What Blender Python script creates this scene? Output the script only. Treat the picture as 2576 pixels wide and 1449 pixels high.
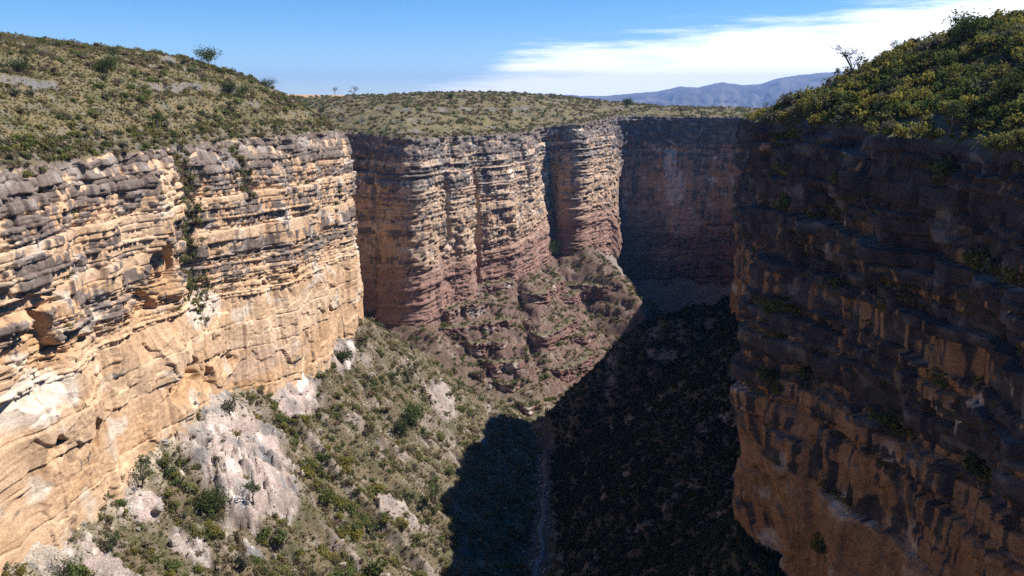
import bpy, math, random
import numpy as np

# ------------------------------------------------------------------ camera, sky, sun, exposure
scene = bpy.context.scene
for o in list(bpy.data.objects):
    bpy.data.objects.remove(o)
R = math.radians
PITCH = R(13.2)
HFOV = R(65.0)
SUN_AZ, SUN_EL = 84.0, 50.5          # degrees clockwise from the viewing direction (+Y), above the horizon
EXPOSURE = 0.66

cam_d = bpy.data.cameras.new('camera')
cam_d.sensor_width = 36.0
cam_d.angle = HFOV
cam_d.clip_start, cam_d.clip_end = 0.5, 60000.0
cam = bpy.data.objects.new('camera', cam_d)
scene.collection.objects.link(cam)
cam.location = (0, 0, 0)
cam.rotation_euler = (math.pi / 2 - PITCH, 0, 0)
scene.camera = cam

sdir = np.array([math.sin(R(SUN_AZ)) * math.cos(R(SUN_EL)), math.cos(R(SUN_AZ)) * math.cos(R(SUN_EL)), math.sin(R(SUN_EL))])

world = bpy.data.worlds.new('World')
scene.world = world
world.use_nodes = True
nt = world.node_tree
nt.nodes.clear()
def wn(t, **kw):
    n = nt.nodes.new(t)
    for k, v in kw.items():
        setattr(n, k, v)
    return n
sky = wn('ShaderNodeTexSky', sky_type='NISHITA')
sky.sun_disc = False
sky.sun_elevation = R(SUN_EL)
sky.sun_rotation = R(SUN_AZ)
sky.altitude = 4500
sky.air_density, sky.dust_density, sky.ozone_density = 1.0, 0.3, 1.0
hsv = wn('ShaderNodeHueSaturation')
hsv.inputs['Saturation'].default_value = 1.42
hsv.inputs['Value'].default_value = 2.15
nt.links.new(sky.outputs['Color'], hsv.inputs['Color'])
bg = wn('ShaderNodeBackground')
bg.inputs['Strength'].default_value = 0.05
tc = wn('ShaderNodeTexCoord')
# a sheet of high cloud lying over the horizon to the right: a band under a tilted great circle with a feathered edge
sep = wn('ShaderNodeSeparateXYZ'); nt.links.new(tc.outputs['Generated'], sep.inputs[0])
def wmath(op, a, b=None, c=None):
    n = wn('ShaderNodeMath', operation=op)
    for i, v in enumerate((a, b, c)):
        if v is None: continue
        if isinstance(v, (int, float)): n.inputs[i].default_value = v
        else: nt.links.new(v, n.inputs[i])
    return n.outputs[0]
mp = wn('ShaderNodeMapping'); mp.inputs['Rotation'].default_value = (0, R(-6), 0); mp.inputs['Scale'].default_value = (2.2, 2.2, 24.0)
nt.links.new(tc.outputs['Generated'], mp.inputs['Vector'])
nz = wn('ShaderNodeTexNoise'); nz.inputs['Scale'].default_value = 3.0; nz.inputs['Detail'].default_value = 8; nz.inputs['Roughness'].default_value = 0.62
nt.links.new(mp.outputs[0], nz.inputs['Vector'])
e1 = wmath('MULTIPLY', sep.outputs['X'], wmath('MULTIPLY_ADD', sep.outputs['X'], 0.11, 0.07))
e2 = wmath('ADD', e1, 0.045)
e3 = wmath('SUBTRACT', e2, sep.outputs['Z'])            # > 0 inside the sheet
nn = wmath('MULTIPLY_ADD', nz.outputs['Fac'], 0.085, -0.0425)
e4a = wmath('ADD', e3, nn)
lx = wn('ShaderNodeMapRange', interpolation_type='SMOOTHSTEP')           # the bank thins out to the left
lx.inputs['From Min'].default_value = -0.20; lx.inputs['From Max'].default_value = 0.06; lx.inputs['To Min'].default_value = -0.06; lx.inputs['To Max'].default_value = 0.0
nt.links.new(sep.outputs['X'], lx.inputs['Value'])
e4 = wmath('ADD', e4a, lx.outputs[0])
mr = wn('ShaderNodeMapRange', interpolation_type='SMOOTHSTEP')
mr.inputs['From Min'].default_value = -0.020; mr.inputs['From Max'].default_value = 0.022
nt.links.new(e4, mr.inputs['Value'])
mix = wn('ShaderNodeMix', data_type='RGBA')
above = wn('ShaderNodeMapRange'); above.inputs['From Min'].default_value = -0.02; above.inputs['From Max'].default_value = 0.0
nt.links.new(sep.outputs['Z'], above.inputs['Value'])
nt.links.new(wmath('MULTIPLY', mr.outputs[0], above.outputs[0]), mix.inputs['Factor'])
nt.links.new(hsv.outputs['Color'], mix.inputs[6])
mix.inputs[7].default_value = (26.0, 26.0, 26.6, 1)
nt.links.new(mix.outputs[2], bg.inputs['Color'])
wo = wn('ShaderNodeOutputWorld')
nt.links.new(bg.outputs[0], wo.inputs['Surface'])

sun_d = bpy.data.lights.new('sun', 'SUN')
sun_d.energy = 5.0
sun_d.angle = R(0.5)
sun_d.color = (1.0, 0.95, 0.87)
sun = bpy.data.objects.new('sun', sun_d)
scene.collection.objects.link(sun)
from mathutils import Vector, Matrix
sun.rotation_euler = Vector(sdir).to_track_quat('Z', 'Y').to_euler()
sun.location = (300, 100, 400)

scene.view_settings.view_transform = 'Standard'
scene.view_settings.look = 'None'
scene.view_settings.gamma = 1.0
scene.view_settings.use_curve_mapping = False
scene.view_settings.exposure = EXPOSURE
scene.render.engine = 'CYCLES'
scene.cycles.max_bounces = 5
scene.cycles.diffuse_bounces = 1
scene.cycles.glossy_bounces = 2
scene.cycles.transparent_max_bounces = 4
scene.cycles.volume_bounces = 0
scene.cycles.use_denoising = False
try:
    scene.cycles.denoiser = 'OPENIMAGEDENOISE'; scene.cycles.denoising_input_passes = 'RGB_ALBEDO_NORMAL'; scene.cycles.denoising_prefilter = 'ACCURATE'
except Exception: pass
scene.cycles.sample_clamp_indirect = 4.0

# ------------------------------------------------------------------ helpers
F32 = np.float32
FPX = 1288.0 / math.tan(HFOV / 2)     # focal length for a 2576-wide frame
CP, SP = math.cos(PITCH), math.sin(PITCH)
def ray(px, py):
    u, v = (px - 1288.0) / FPX, (724.5 - py) / FPX
    return np.array([u, CP + v * SP, -SP + v * CP])
def project(P):
    P = np.asarray(P, dtype=np.float64)
    zc = P[..., 1] * CP - P[..., 2] * SP
    up = P[..., 1] * SP + P[..., 2] * CP
    zc_ = np.where(zc > 1, zc, 1)
    return 1288 + FPX * P[..., 0] / zc_, 724.5 - FPX * up / zc_, zc

def h3(ix, iy, iz, seed=0):
    h = (ix.astype(np.uint32) * np.uint32(374761393) + iy.astype(np.uint32) * np.uint32(668265263)
         + iz.astype(np.uint32) * np.uint32(2147483647 - 61) + np.uint32((seed * 974634777 + 12345) & 0xffffffff))
    h ^= h >> np.uint32(13); h *= np.uint32(1274126177); h ^= h >> np.uint32(16)
    h *= np.uint32(2246822519); h ^= h >> np.uint32(15)
    return (h & np.uint32(0xffffff)).astype(F32) / F32(0xffffff)
def h2(ix, iy, seed=0):
    return h3(ix, iy, np.zeros_like(ix), seed)
def noise2(x, y, seed=0):
    x = np.asarray(x, F32); y = np.asarray(y, F32)
    x, y = np.broadcast_arrays(x, y)
    xi = np.floor(x); yi = np.floor(y)
    fx = x - xi; fy = y - yi
    xi = xi.astype(np.int64); yi = yi.astype(np.int64)
    ux = fx * fx * fx * (fx * (fx * 6 - 15) + 10); uy = fy * fy * fy * (fy * (fy * 6 - 15) + 10)
    def g(dx, dy):
        a = h2(xi + dx, yi + dy, seed) * F32(6.2831853)
        return np.cos(a) * (fx - dx) + np.sin(a) * (fy - dy)
    a = g(0, 0) * (1 - ux) + g(1, 0) * ux
    b = g(0, 1) * (1 - ux) + g(1, 1) * ux
    return (a * (1 - uy) + b * uy) * F32(1.5)
def fbm(x, y, seed=0, oct=4, gain=0.5, lac=2.03):
    s = 0; a = 1.0; t = 0
    for i in range(oct):
        s = s + a * noise2(np.asarray(x) * lac ** i, np.asarray(y) * lac ** i, seed + 31 * i); t += a; a *= gain
    return s / t
def worley(x, y, seed=0):
    """id hash of the nearest cell and distance to the border (F2-F1)"""
    x = np.asarray(x, F32); y = np.asarray(y, F32)
    xi = np.floor(x).astype(np.int64); yi = np.floor(y).astype(np.int64)
    f1 = np.full(x.shape, 9, F32); f2 = np.full(x.shape, 9, F32); hid = np.zeros(x.shape, F32)
    for dx in (-1, 0, 1):
        for dy in (-1, 0, 1):
            cx, cy = xi + dx, yi + dy
            d = np.hypot(cx + h2(cx, cy, seed) - x, cy + h2(cx, cy, seed + 1) - y)
            n = d < f1
            f2 = np.where(n, f1, np.minimum(f2, d)); hid = np.where(n, h2(cx, cy, seed + 2), hid); f1 = np.where(n, d, f1)
    return hid, f2 - f1
def sstep(a, b, x):
    t = np.clip((x - a) / (b - a), 0, 1)
    return t * t * (3 - 2 * t)
def mixc(a, b, t):
    return a + (np.asarray(b, F32) - a) * t[..., None]

def smooth_path(ctrl, step=1.0, rounds=3):
    """Chaikin-smoothed polyline; ctrl rows (x, y, extra...) -> rows resampled at `step` metres."""
    P = np.array(ctrl, float)
    for _ in range(rounds):
        Q = np.empty((2 * len(P) - 2, P.shape[1]))
        Q[0::2] = P[:-1] * 0.75 + P[1:] * 0.25
        Q[1::2] = P[:-1] * 0.25 + P[1:] * 0.75
        P = np.vstack([P[:1], Q, P[-1:]])
    s = np.r_[0, np.cumsum(np.hypot(*np.diff(P[:, :2], axis=0).T))]
    n = int(s[-1] / step) + 1
    t = np.linspace(0, s[-1], n)
    return t, np.stack([np.interp(t, s, P[:, k]) for k in range(P.shape[1])], 1)

# ------------------------------------------------------------------ layout of the canyon (metres, camera at the origin)
# rim lines: x, y, rim height, height of the foot of the cliff
LEFT = [(-60, -300, -15, -150), (-110, -250, -15, -130), (-140, -170, -15, -118), (-128, -40, -15, -118), (-118, 60, -15, -94), (-114, 120, -15.5, -93), (-112, 175, -15.5, -93), (-108, 225, -15, -94),
        (-104, 262, -14.5, -97), (-96, 305, -14.5, -106), (-88, 350, -14.5, -109), (-82, 380, -15, -111), (-84, 402, -15.5, -112),
        (-98, 440, -16, -112), (-134, 492, -16, -108), (-205, 572, -15, -98), (-300, 660, -15, -80), (-420, 760, -16, -50)]
MAIN = [(-380, 880, -20, -55), (-280, 780, -21, -75), (-205, 676, -21, -105), (-150, 596, -22, -125), (-118, 556, -22, -140), (-96, 543, -23, -143),
        (-75, 520, -24, -138), (-64, 517, -24.5, -135), (-55, 530, -24.5, -131), (-44, 545, -25, -131), (-34, 552, -25, -130),
        (-30, 572, -25, -128), (-14, 582, -25, -127), (0, 612, -25, -124), (12, 632, -25, -121), (18, 652, -25, -118),
        (22, 666, -23, -114), (32, 676, -22, -114), (42, 676, -21, -114), (50, 668, -20, -114), (58, 676, -19.5, -114), (72, 706, -18.5, -116), (86, 742, -17, -122),
        (93, 778, -16, -170), (103, 806, -16, -175), (134, 810, -16.5, -175), (174, 800, -17, -170), (202, 782, -17, -165), (216, 752, -16, -160),
        (218, 700, -14, -150), (216, 620, -11, -150), (211, 560, -11, -150), (200, 515, -10.5, -140), (180, 484, -10.5, -130), (158, 464, -10, -120),
        (138, 452, -9.8, -112), (126, 440, -9.6, -110), (121, 424, -9.5, -110), (116, 404, -9.3, -110), (110, 382, -9, -108), (103, 352, -8.8, -106), (100, 328, -8.4, -106), (102, 304, -8, -106), (107, 280, -7.5, -106),
        (106, 258, -7, -106), (95, 234, -6.4, -106), (78, 213, -6, -105), (62, 196, -5.4, -104), (53, 176, -4.8, -102), (55, 160, -5.0, -102), (60, 146, -5.6, -104), (63, 132, -6.3, -105), (67, 118, -7.0, -106), (70, 100, -7.6, -106),
        (76, 60, -8.5, -107), (84, -10, -9, -108), (92, -90, -9, -108), (100, -180, -9, -112), (70, -250, -9, -130), (0, -290, -12, -150), (-50, -296, -15, -160)]
RIVER = [(0, -240, -168), (-12, -120, -170), (-12, 20, -172), (2, 140, -178), (9, 250, -186), (12, 314, -188), (17, 390, -190), (22, 450, -191.5), (62, 503, -197), (130, 572, -207), (150, 632, -216), (160, 690, -226), (170, 740, -230)]
SIDE = [(22, 450, -191.5), (-28, 486, -176), (-84, 503, -150), (-130, 532, -136), (-205, 618, -118), (-330, 760, -84)]
# crest lines of the scree spurs
SPINES = [[(-78, 394, -108), (-52, 406, -132), (-24, 416, -158), (-4, 430, -183)],
          [(124, 436, -106), (100, 432, -110), (75, 430, -120), (45, 427, -146), (18, 440, -181)],
          [(56, 674, -114), (76, 642, -132), (94, 608, -148), (105, 586, -165)],
          [(6, 622, -121), (14, 580, -136), (20, 535, -158), (26, 495, -185)],
          [(-62, 516, -133), (-48, 496, -150), (-24, 488, -170)]]

sL, PL = smooth_path(LEFT)
sM, PM = smooth_path(MAIN)
_, PR = smooth_path(RIVER, 2.0)
_, PS = smooth_path(SIDE, 2.0)

def normals(P, sgn, k=6):
    T = np.gradient(P[:, :2], axis=0)
    ker = np.ones(2 * k + 1) / (2 * k + 1)
    T = np.stack([np.convolve(np.pad(T[:, i], k, mode='edge'), ker, 'valid') for i in (0, 1)], 1)
    T /= np.linalg.norm(T, axis=1)[:, None]
    return np.stack([T[:, 1], -T[:, 0]], 1) * sgn
NL = normals(PL, 1)       # towards the canyon: right of the walking direction
NM = normals(PM, 1)

def nearest(X, Y, P):
    """distance and index of the nearest path point, evaluated on flat arrays in chunks"""
    X = X.astype(F32); Y = Y.astype(F32)
    px, py = P[:, 0].astype(F32), P[:, 1].astype(F32)
    d = np.empty(X.shape, F32); ix = np.empty(X.shape, np.int32)
    for a in range(0, len(X), 20000):
        q = (X[a:a + 20000, None] - px) ** 2 + (Y[a:a + 20000, None] - py) ** 2
        j = q.argmin(1); ix[a:a + 20000] = j; d[a:a + 20000] = np.sqrt(q[np.arange(len(j)), j])
    return d, ix

# coarse fields over the whole site, read back bilinearly
GX0, GY0, GS, GNX, GNY = -520.0, -320.0, 3.0, 350, 420
gx, gy = np.meshgrid(GX0 + GS * np.arange(GNX), GY0 + GS * np.arange(GNY), indexing='ij')
fx, fy = gx.ravel(), gy.ravel()
dL, iL = nearest(fx, fy, PL)
dM, iM = nearest(fx, fy, PM)
dR1, iR1 = nearest(fx, fy, PR)
dS1, iS1 = nearest(fx, fy, PS)
def side(X, Y, P, N, ix):
    return (X - P[ix, 0]) * N[ix, 0] + (Y - P[ix, 1]) * N[ix, 1]
sgL = np.where(side(fx, fy, PL, NL, iL) > 0, 1, -1) * dL      # > 0 in the canyon
sgM = np.where(side(fx, fy, PM, NM, iM) > 0, 1, -1) * dM
useL = dL < dM
dW = np.where(useL, dL, dM)
baseW = np.where(useL, PL[iL, 3], PM[iM, 3])
useS = dS1 < dR1
dRv = np.where(useS, dS1, dR1)
zRv = np.where(useS, PS[iS1, 2], PR[iR1, 2])
sW = np.where(useL, sL[iL], 1000 + sM[iM])
def grid(a): return a.reshape(GNX, GNY).astype(F32)
G = {k: grid(v) for k, v in dict(dRm=dR1, sgL=sgL, sgM=sgM, dW=dW, base=baseW, dR=dRv, zR=zRv, sW=sW,
     rimL=PL[iL, 2], rimM=PM[iM, 2], sM=sM[iM], sL=sL[iL]).items()}
def blur(a, k):
    ker = np.ones(2 * k + 1) / (2 * k + 1)
    for _ in range(2):
        for ax in (0, 1):
            pad = [(0, 0), (0, 0)]; pad[ax] = (k, k)
            b = np.pad(a, pad, mode='edge')
            c = np.cumsum(np.insert(b, 0, 0, axis=ax), axis=ax, dtype=np.float64)
            a = ((c[2 * k + 1:] - c[:-2 * k - 1]) if ax == 0 else (c[:, 2 * k + 1:] - c[:, :-2 * k - 1])) / (2 * k + 1)
    return a.astype(F32)
G['rimLb'] = blur(G['rimL'], 14); G['rimMb'] = blur(G['rimM'], 14)
def samp(name, x, y):
    a = G[name]
    u = np.clip((np.asarray(x) - GX0) / GS, 0, GNX - 1.001); v = np.clip((np.asarray(y) - GY0) / GS, 0, GNY - 1.001)
    i = u.astype(int); j = v.astype(int); fu = u - i; fv = v - j
    return (a[i, j] * (1 - fu) + a[i + 1, j] * fu) * (1 - fv) + (a[i, j + 1] * (1 - fu) + a[i + 1, j + 1] * fu) * fv

def seg_field(X, Y, pts):
    """distance to and height of a 3D polyline"""
    best = np.full(X.shape, 1e9); z = np.zeros(X.shape)
    for a, b in zip(pts[:-1], pts[1:]):
        a = np.array(a, float); b = np.array(b, float); v = b - a; L2 = v[0] ** 2 + v[1] ** 2
        t = np.clip(((X - a[0]) * v[0] + (Y - a[1]) * v[1]) / L2, 0, 1)
        d = np.hypot(X - a[0] - t * v[0], Y - a[1] - t * v[1])
        m = d < best; best = np.where(m, d, best); z = np.where(m, a[2] + t * v[2], z)
    return best, z

def terrace(z, step, sharp, seed, warp):
    """stepped version of height z: flat treads and steep risers"""
    k = (z + warp) / step
    i = np.floor(k); f = k - i
    f2 = np.where(f < 1 - sharp, f * 0.28 / (1 - sharp), 0.28 + (f - (1 - sharp)) / sharp * 0.72)
    return (i + f2) * step - warp, (f > 1 - sharp)

# ------------------------------------------------------------------ ground heights
def hill_gain(which, X, Y, w):
    w = np.maximum(w, 0)
    if which == 'L':
        A = 40.0
        g = A * (1 - np.exp(-(w / 40.0) ** 1.12)) + 0.012 * np.maximum(w - 90, 0)
        return g
    # main plateau: gentle behind the middle cliffs, steep hill on the right
    gc = 27.0 * (1 - np.exp(-(w / 75.0))) * sstep(260, -20, X) + 2 * (1 - np.exp(-w / 30.0)) * sstep(-20, 160, X)
    A = 12.0 + 27.0 * sstep(300, 120, Y) + 10 * sstep(140, 60, Y)
    gr = A * (1 - np.exp(-(w / 48.0) ** 1.05))
    tr = sstep(520, 450, Y)
    return gc * (1 - tr) + gr * tr

def upper_h(X, Y, detail=True):
    """height of the plateau ground, inland distance and massif flag"""
    sl, sm = samp('sgL', X, Y), samp('sgM', X, Y)
    wl, wm = -sl, -sm
    isL = wl > wm * 1.0
    isL = (wl > 0) & ((wm <= 0) | (samp('rimL', X, Y) > -99) & (np.abs(wl) < np.abs(wm)) )
    w = np.where(isL, wl, wm)
    far = np.hypot(np.maximum(np.abs(X - 0) - 480, 0), np.maximum(Y - 900, 0))
    bw = sstep(8, 60, w)
    zl = samp('rimL', X, Y) * (1 - bw) + samp('rimLb', X, Y) * bw + hill_gain('L', X, Y, w)
    zm = samp('rimM', X, Y) * (1 - bw) + samp('rimMb', X, Y) * bw + hill_gain('M', X, Y, w)
    z = np.where(isL, zl, zm)
    if detail:
        amp = sstep(0, 12, w)
        z = z + amp * (2.2 * fbm(X / 38, Y / 38, 5, 4) + 0.5 * fbm(X / 6, Y / 6, 9, 3))
        # low rock ledges following the contour
        k = fbm(X / 60, Y / 60, 77, 2)
        wp = 2.5 * fbm(X / 25, Y / 25, 15, 3)
        zt, ris = terrace(z, 6.5, 0.16, 3, wp)
        tm = sstep(0.0, 0.25, fbm(X / 22, Y / 22, 41, 3)) * sstep(6, 16, w) * sstep(110, 70, w)
        z = z * (1 - tm) + zt * tm
        rock = ris * tm
    else:
        rock = np.zeros_like(z)
    # far plateau settles to an even tilt
    rr_ = np.hypot(X, Y)
    fz = 4.0 - 0.012 * (X + 60) * sstep(4000, 1000, rr_) + 1.5 * fbm(X / 200, Y / 200, 8, 3) - 0.030 * np.maximum(rr_ - 820, 0) * sstep(-100, 250, X) - 0.004 * np.maximum(rr_ - 1100, 0)
    t = sstep(140, 420, w) * sstep(380, 800, Y)
    t = np.maximum(t, sstep(0, 250, far))
    z = z * (1 - t) + fz * t
    return z, w, isL, rock

RIBS = []
ROCKY = []      # bare rock patches on the scree: (x, y, rx, ry, strength, kind)
def lower_h(X, Y, detail=True):
    dw, base, dr, zr, sw, drm = (samp(k, X, Y) for k in ('dW', 'base', 'dR', 'zR', 'sW', 'dRm'))
    inside = (samp('sgL', X, Y) < 0) | (samp('sgM', X, Y) < 0)
    dw = np.where(inside, 0, dw)
    fl = 5 * sstep(25, 8, drm)
    t = np.clip((dr - fl) / np.maximum(dr - fl + dw, 1), 0, 1)
    z = zr + (base - zr) * (0.80 * t + 0.20 * t ** 2.2)
    for k, sp in enumerate(SPINES):
        d, sz = seg_field(X, Y, sp)
        cone = sz - (0.72, 1.35, 0.78, 0.72, 0.72)[k] * np.maximum(np.sqrt(d * d + 9) - 3, 0)
        z = np.maximum(z, cone) + 0.6 * np.exp(-np.abs(z - cone) / 2.0)
    mid = sstep(5, 26, drm) * sstep(0, 12, dw) * (0.35 + 0.65 * sstep(0, 20, dr))
    rock = np.zeros_like(z)
    if detail:
        # gullies running down the slope, spaced along the foot of the cliff
        gl = fbm(sw / 17, dw / 90, 61, 3)
        rid = 1 - np.abs(gl) * 2.6
        cen = sstep(462, 490, Y) * sstep(-110, -60, X)
        z = z + mid * (1 - 0.55 * cen) * (6.0 * gl - 3.0 * np.clip(rid, 0, 1) ** 3)
        z = z + mid * (2.0 * fbm(X / 16, Y / 16, 12, 4)) + 0.45 * fbm(X / 3.5, Y / 3.5, 19, 3)
        for k, rb_ in enumerate(RIBS):
            d, sz = seg_field(X, Y, rb_)
            cone = sz + 2.0 * fbm(X / 9, Y / 9, 65 + k, 3) - 1.25 * d
            rock = np.maximum(rock, 0.8 * sstep(-0.5, 1.0, cone - z) * sstep(-0.1, 0.2, fbm(X / 7, Y / 7, 66, 3)))
            z = np.maximum(z, cone)
        # ledges of the lower beds, strong in the middle spur
        cen = sstep(462, 490, Y) * sstep(-110, -60, X)
        wp = 3.0 * fbm(X / 75, Y / 75, 21, 2) + 1.8 * fbm(X / 13, Y / 13, 22, 3) + 0.08 * X
        zt, ris = terrace(z, 9.0, 0.20, 3, wp)
        zt2, ris2 = terrace(zt, 2.4, 0.30, 4, wp * 0.7)
        tm = np.clip(0.6 * cen * sstep(-0.30, 0.0, fbm(X / 26, Y / 26, 23, 3)) + 0.75 * sstep(0.12, 0.3, fbm(X / 24, Y / 24, 25, 3)), 0, 1) * mid
        z = z * (1 - tm) + (zt * 0.6 + zt2 * 0.4) * tm
        rock = np.maximum(rock, np.maximum(ris * 1.0, ris2 * 0.7) * tm)
        # smooth bare slabs, slightly proud of the scree
        for (cx, cy, rx, ry, st, kind) in ROCKY:
            q = ((X - cx) / rx) ** 2 + ((Y - cy) / ry) ** 2 + 1.3 * fbm(X / 10, Y / 10, 71, 5, 0.62)
            m = sstep(0.95, 0.72, q)
            zs, rs_ = terrace(z + 2.0 * fbm(X / 14, Y / 14, 75, 3), 2.2, 0.4, 5, 1.5 * fbm(X / 8, Y / 20, 76, 3) + 0.25 * Y)
            z = z + m * (zs - z) * 0.55 + st * m * (1 + 1.0 * fbm(X / 11 + Y / 40, Y / 25, 73, 4) + 0.7 * fbm(X / 3.0, Y / 9, 74, 3))
            pl_, pe_ = worley(X / 5.0 + 0.4 * fbm(X / 6, Y / 6, 77, 2), Y / 7.5, 78)
            z = z + m * (1.5 * (pl_ - 0.5) - 0.9 * np.exp(-(pe_ / 0.07) ** 2))
            rock = np.maximum(rock, m * (1.35 if kind == 'grey' else 2.0))
    return z, rock, dw, drm, base

def hit_lower(px, py):
    """world point on the (plain) scree seen at a pixel"""
    r = ray(px, py)
    t = np.linspace(60, 900, 4000)
    z, *_ = lower_h(r[0] * t, r[1] * t, False)
    k = np.argmax(r[2] * t < z)
    return r * t[k]
def hit_upper(px, py):
    r = ray(px, py)
    t = np.linspace(90, 2500, 9000)
    X, Y = r[0] * t, r[1] * t
    z, w, _, _ = upper_h(X, Y, False)
    ok = (r[2] * t < z) & (w > 1)
    return r * t[np.argmax(ok)] if ok.any() else None

for (px, py, rx, ry, st, kind) in [(600, 1110, 17, 26, 2.2, 'light'), (650, 1220, 12, 18, 1.6, 'light'), (735, 975, 9, 22, 1.8, 'light'), (860, 880, 6, 16, 1.4, 'light'),
                                   (1000, 1290, 9, 11, 2.0, 'grey'), (1110, 1010, 8, 20, 1.6, 'grey'), (350, 1250, 5, 6, 1.0, 'light'), (260, 1400, 6, 5, 1.0, 'grey'), (480, 1370, 6, 5, 0.8, 'grey'),
                                   (60, 1330, 9, 9, 0.3, 'light'), (640, 1390, 3, 5, 1.0, 'light')]:
    p = hit_lower(px, py)
    ROCKY.append((p[0], p[1], rx, ry, st, kind))

for pts in ([(690, 1165), (760, 1270), (850, 1370), (960, 1460)], [(745, 1060), (840, 1180), (960, 1310), (1070, 1430)], [(760, 950), (900, 1060), (1040, 1170), (1130, 1260)], [(940, 870), (1040, 950), (1130, 1020)]):
    RIBS.append([tuple(hit_lower(*p) + np.array([0, 0, 3.0])) for p in pts])
# ------------------------------------------------------------------ materials
def new_mat(name):
    m = bpy.data.materials.new(name); m.use_nodes = True
    t = m.node_tree; t.nodes.clear()
    out = t.nodes.new('ShaderNodeOutputMaterial'); b = t.nodes.new('ShaderNodeBsdfPrincipled')
    b.inputs['Specular IOR Level'].default_value = 0.15
    t.links.new(b.outputs[0], out.inputs['Surface'])
    return m, t, b
def N(t, kind, **kw):
    n = t.nodes.new(kind)
    for k, v in kw.items(): setattr(n, k, v)
    return n
def mat_rock(name, bump=0.5, scale=1.0, speck=0.0):
    m, t, b = new_mat(name)
    b.inputs['Roughness'].default_value = 0.92
    at = N(t, 'ShaderNodeAttribute', attribute_name='Col')
    tc = N(t, 'ShaderNodeTexCoord')
    mp = N(t, 'ShaderNodeMapping'); mp.inputs['Scale'].default_value = (1, 1, 1.6)
    t.links.new(tc.outputs['Object'], mp.inputs['Vector'])
    def tex(sc, det, rough):
        n = N(t, 'ShaderNodeTexNoise'); n.inputs['Scale'].default_value = sc; n.inputs['Detail'].default_value = det; n.inputs['Roughness'].default_value = rough
        t.links.new(mp.outputs[0], n.inputs['Vector']); return n.outputs['Fac']
    def rng_(v, a, b_, c, d):
        mr = N(t, 'ShaderNodeMapRange'); mr.inputs['From Min'].default_value = a; mr.inputs['From Max'].default_value = b_
        mr.inputs['To Min'].default_value = c; mr.inputs['To Max'].default_value = d
        t.links.new(v, mr.inputs['Value']); return mr.outputs[0]
    n1 = tex(0.5 * scale, 4, 0.6); n2 = tex(2.3 * scale, 5, 0.75)
    col = at.outputs['Color']
    for v, lo, hi in ((n1, 0.82, 1.18), (n2, 0.60 - speck, 1.36 + speck)):
        mx = N(t, 'ShaderNodeMix', data_type='RGBA', blend_type='MULTIPLY'); mx.inputs['Factor'].default_value = 1.0
        t.links.new(col, mx.inputs[6]); t.links.new(rng_(v, 0.32, 0.68, lo, hi), mx.inputs[7]); col = mx.outputs[2]
    t.links.new(col, b.inputs['Base Color'])
    bp = N(t, 'ShaderNodeBump'); bp.inputs['Strength'].default_value = bump; bp.inputs['Distance'].default_value = 0.35
    t.links.new(n2, bp.inputs['Height']); t.links.new(bp.outputs[0], b.inputs['Normal'])
    return m
MAT_ROCK = mat_rock('layered_sandstone', 0.5)
MAT_GROUND = mat_rock('dry_ground', 0.9, 0.8, 0.2)

def grid_mesh(name, V, nu, nv, col, mat, keep=None, flip=False):
    """V (nu*nv,3) grid -> mesh object with a colour attribute"""
    idx = np.arange(nu * nv).reshape(nu, nv)
    q = np.stack([idx[:-1, :-1], idx[1:, :-1], idx[1:, 1:], idx[:-1, 1:]], -1).reshape(-1, 4)
    if flip: q = q[:, ::-1]
    if keep is not None:
        q = q[keep[q].all(1)]
        used = np.zeros(nu * nv, bool); used[q.ravel()] = True
        rm = np.cumsum(used) - 1
        q = rm[q]; V = V[used]; col = col[used]
    me = bpy.data.meshes.new(name)
    me.vertices.add(len(V)); me.vertices.foreach_set('co', np.ascontiguousarray(V, F32).ravel())
    me.loops.add(q.size); me.loops.foreach_set('vertex_index', np.ascontiguousarray(q, np.int32).ravel())
    me.polygons.add(len(q)); me.polygons.foreach_set('loop_start', np.arange(0, q.size, 4, dtype=np.int32))
    me.update(calc_edges=True)
    ca = me.color_attributes.new('Col', 'FLOAT_COLOR', 'POINT')
    c4 = np.ones((len(V), 4), F32); c4[:, :3] = col
    ca.data.foreach_set('color', c4.ravel())
    me.materials.append(mat)
    ob = bpy.data.objects.new(name, me)
    scene.collection.objects.link(ob)
    return ob
def structure(ob, label=None):
    ob['kind'] = 'structure'
    if label: ob['label'] = label
    return ob

# ------------------------------------------------------------------ cliffs
CREAM = np.array([0.61, 0.435, 0.295], F32); ORANGE = np.array([0.51, 0.305, 0.165], F32); WHITE = np.array([0.72, 0.65, 0.57], F32)
VARN = np.array([0.085, 0.080, 0.086], F32); GREY = np.array([0.30, 0.28, 0.27], F32); PURPLE = np.array([0.27, 0.155, 0.13], F32)
PINK = np.array([0.52, 0.37, 0.30], F32)

def make_layers(units, H, rng):
    """units: (end depth fraction, thick lo, thick hi, ledge amp, block amp, varnish bias, flute)"""
    B = [-6.0]; U = []
    q = -6.0
    while q < H + 30:
        fr = max(q, 0) / H
        u = next((k for k, un in enumerate(units) if fr < un[0]), len(units) - 1)
        th = rng.uniform(units[u][1], units[u][2])
        if rng.random() < 0.25: th *= 0.45
        B.append(q + th); U.append(u); q += th
    return np.array(B), np.array(U)

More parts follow.
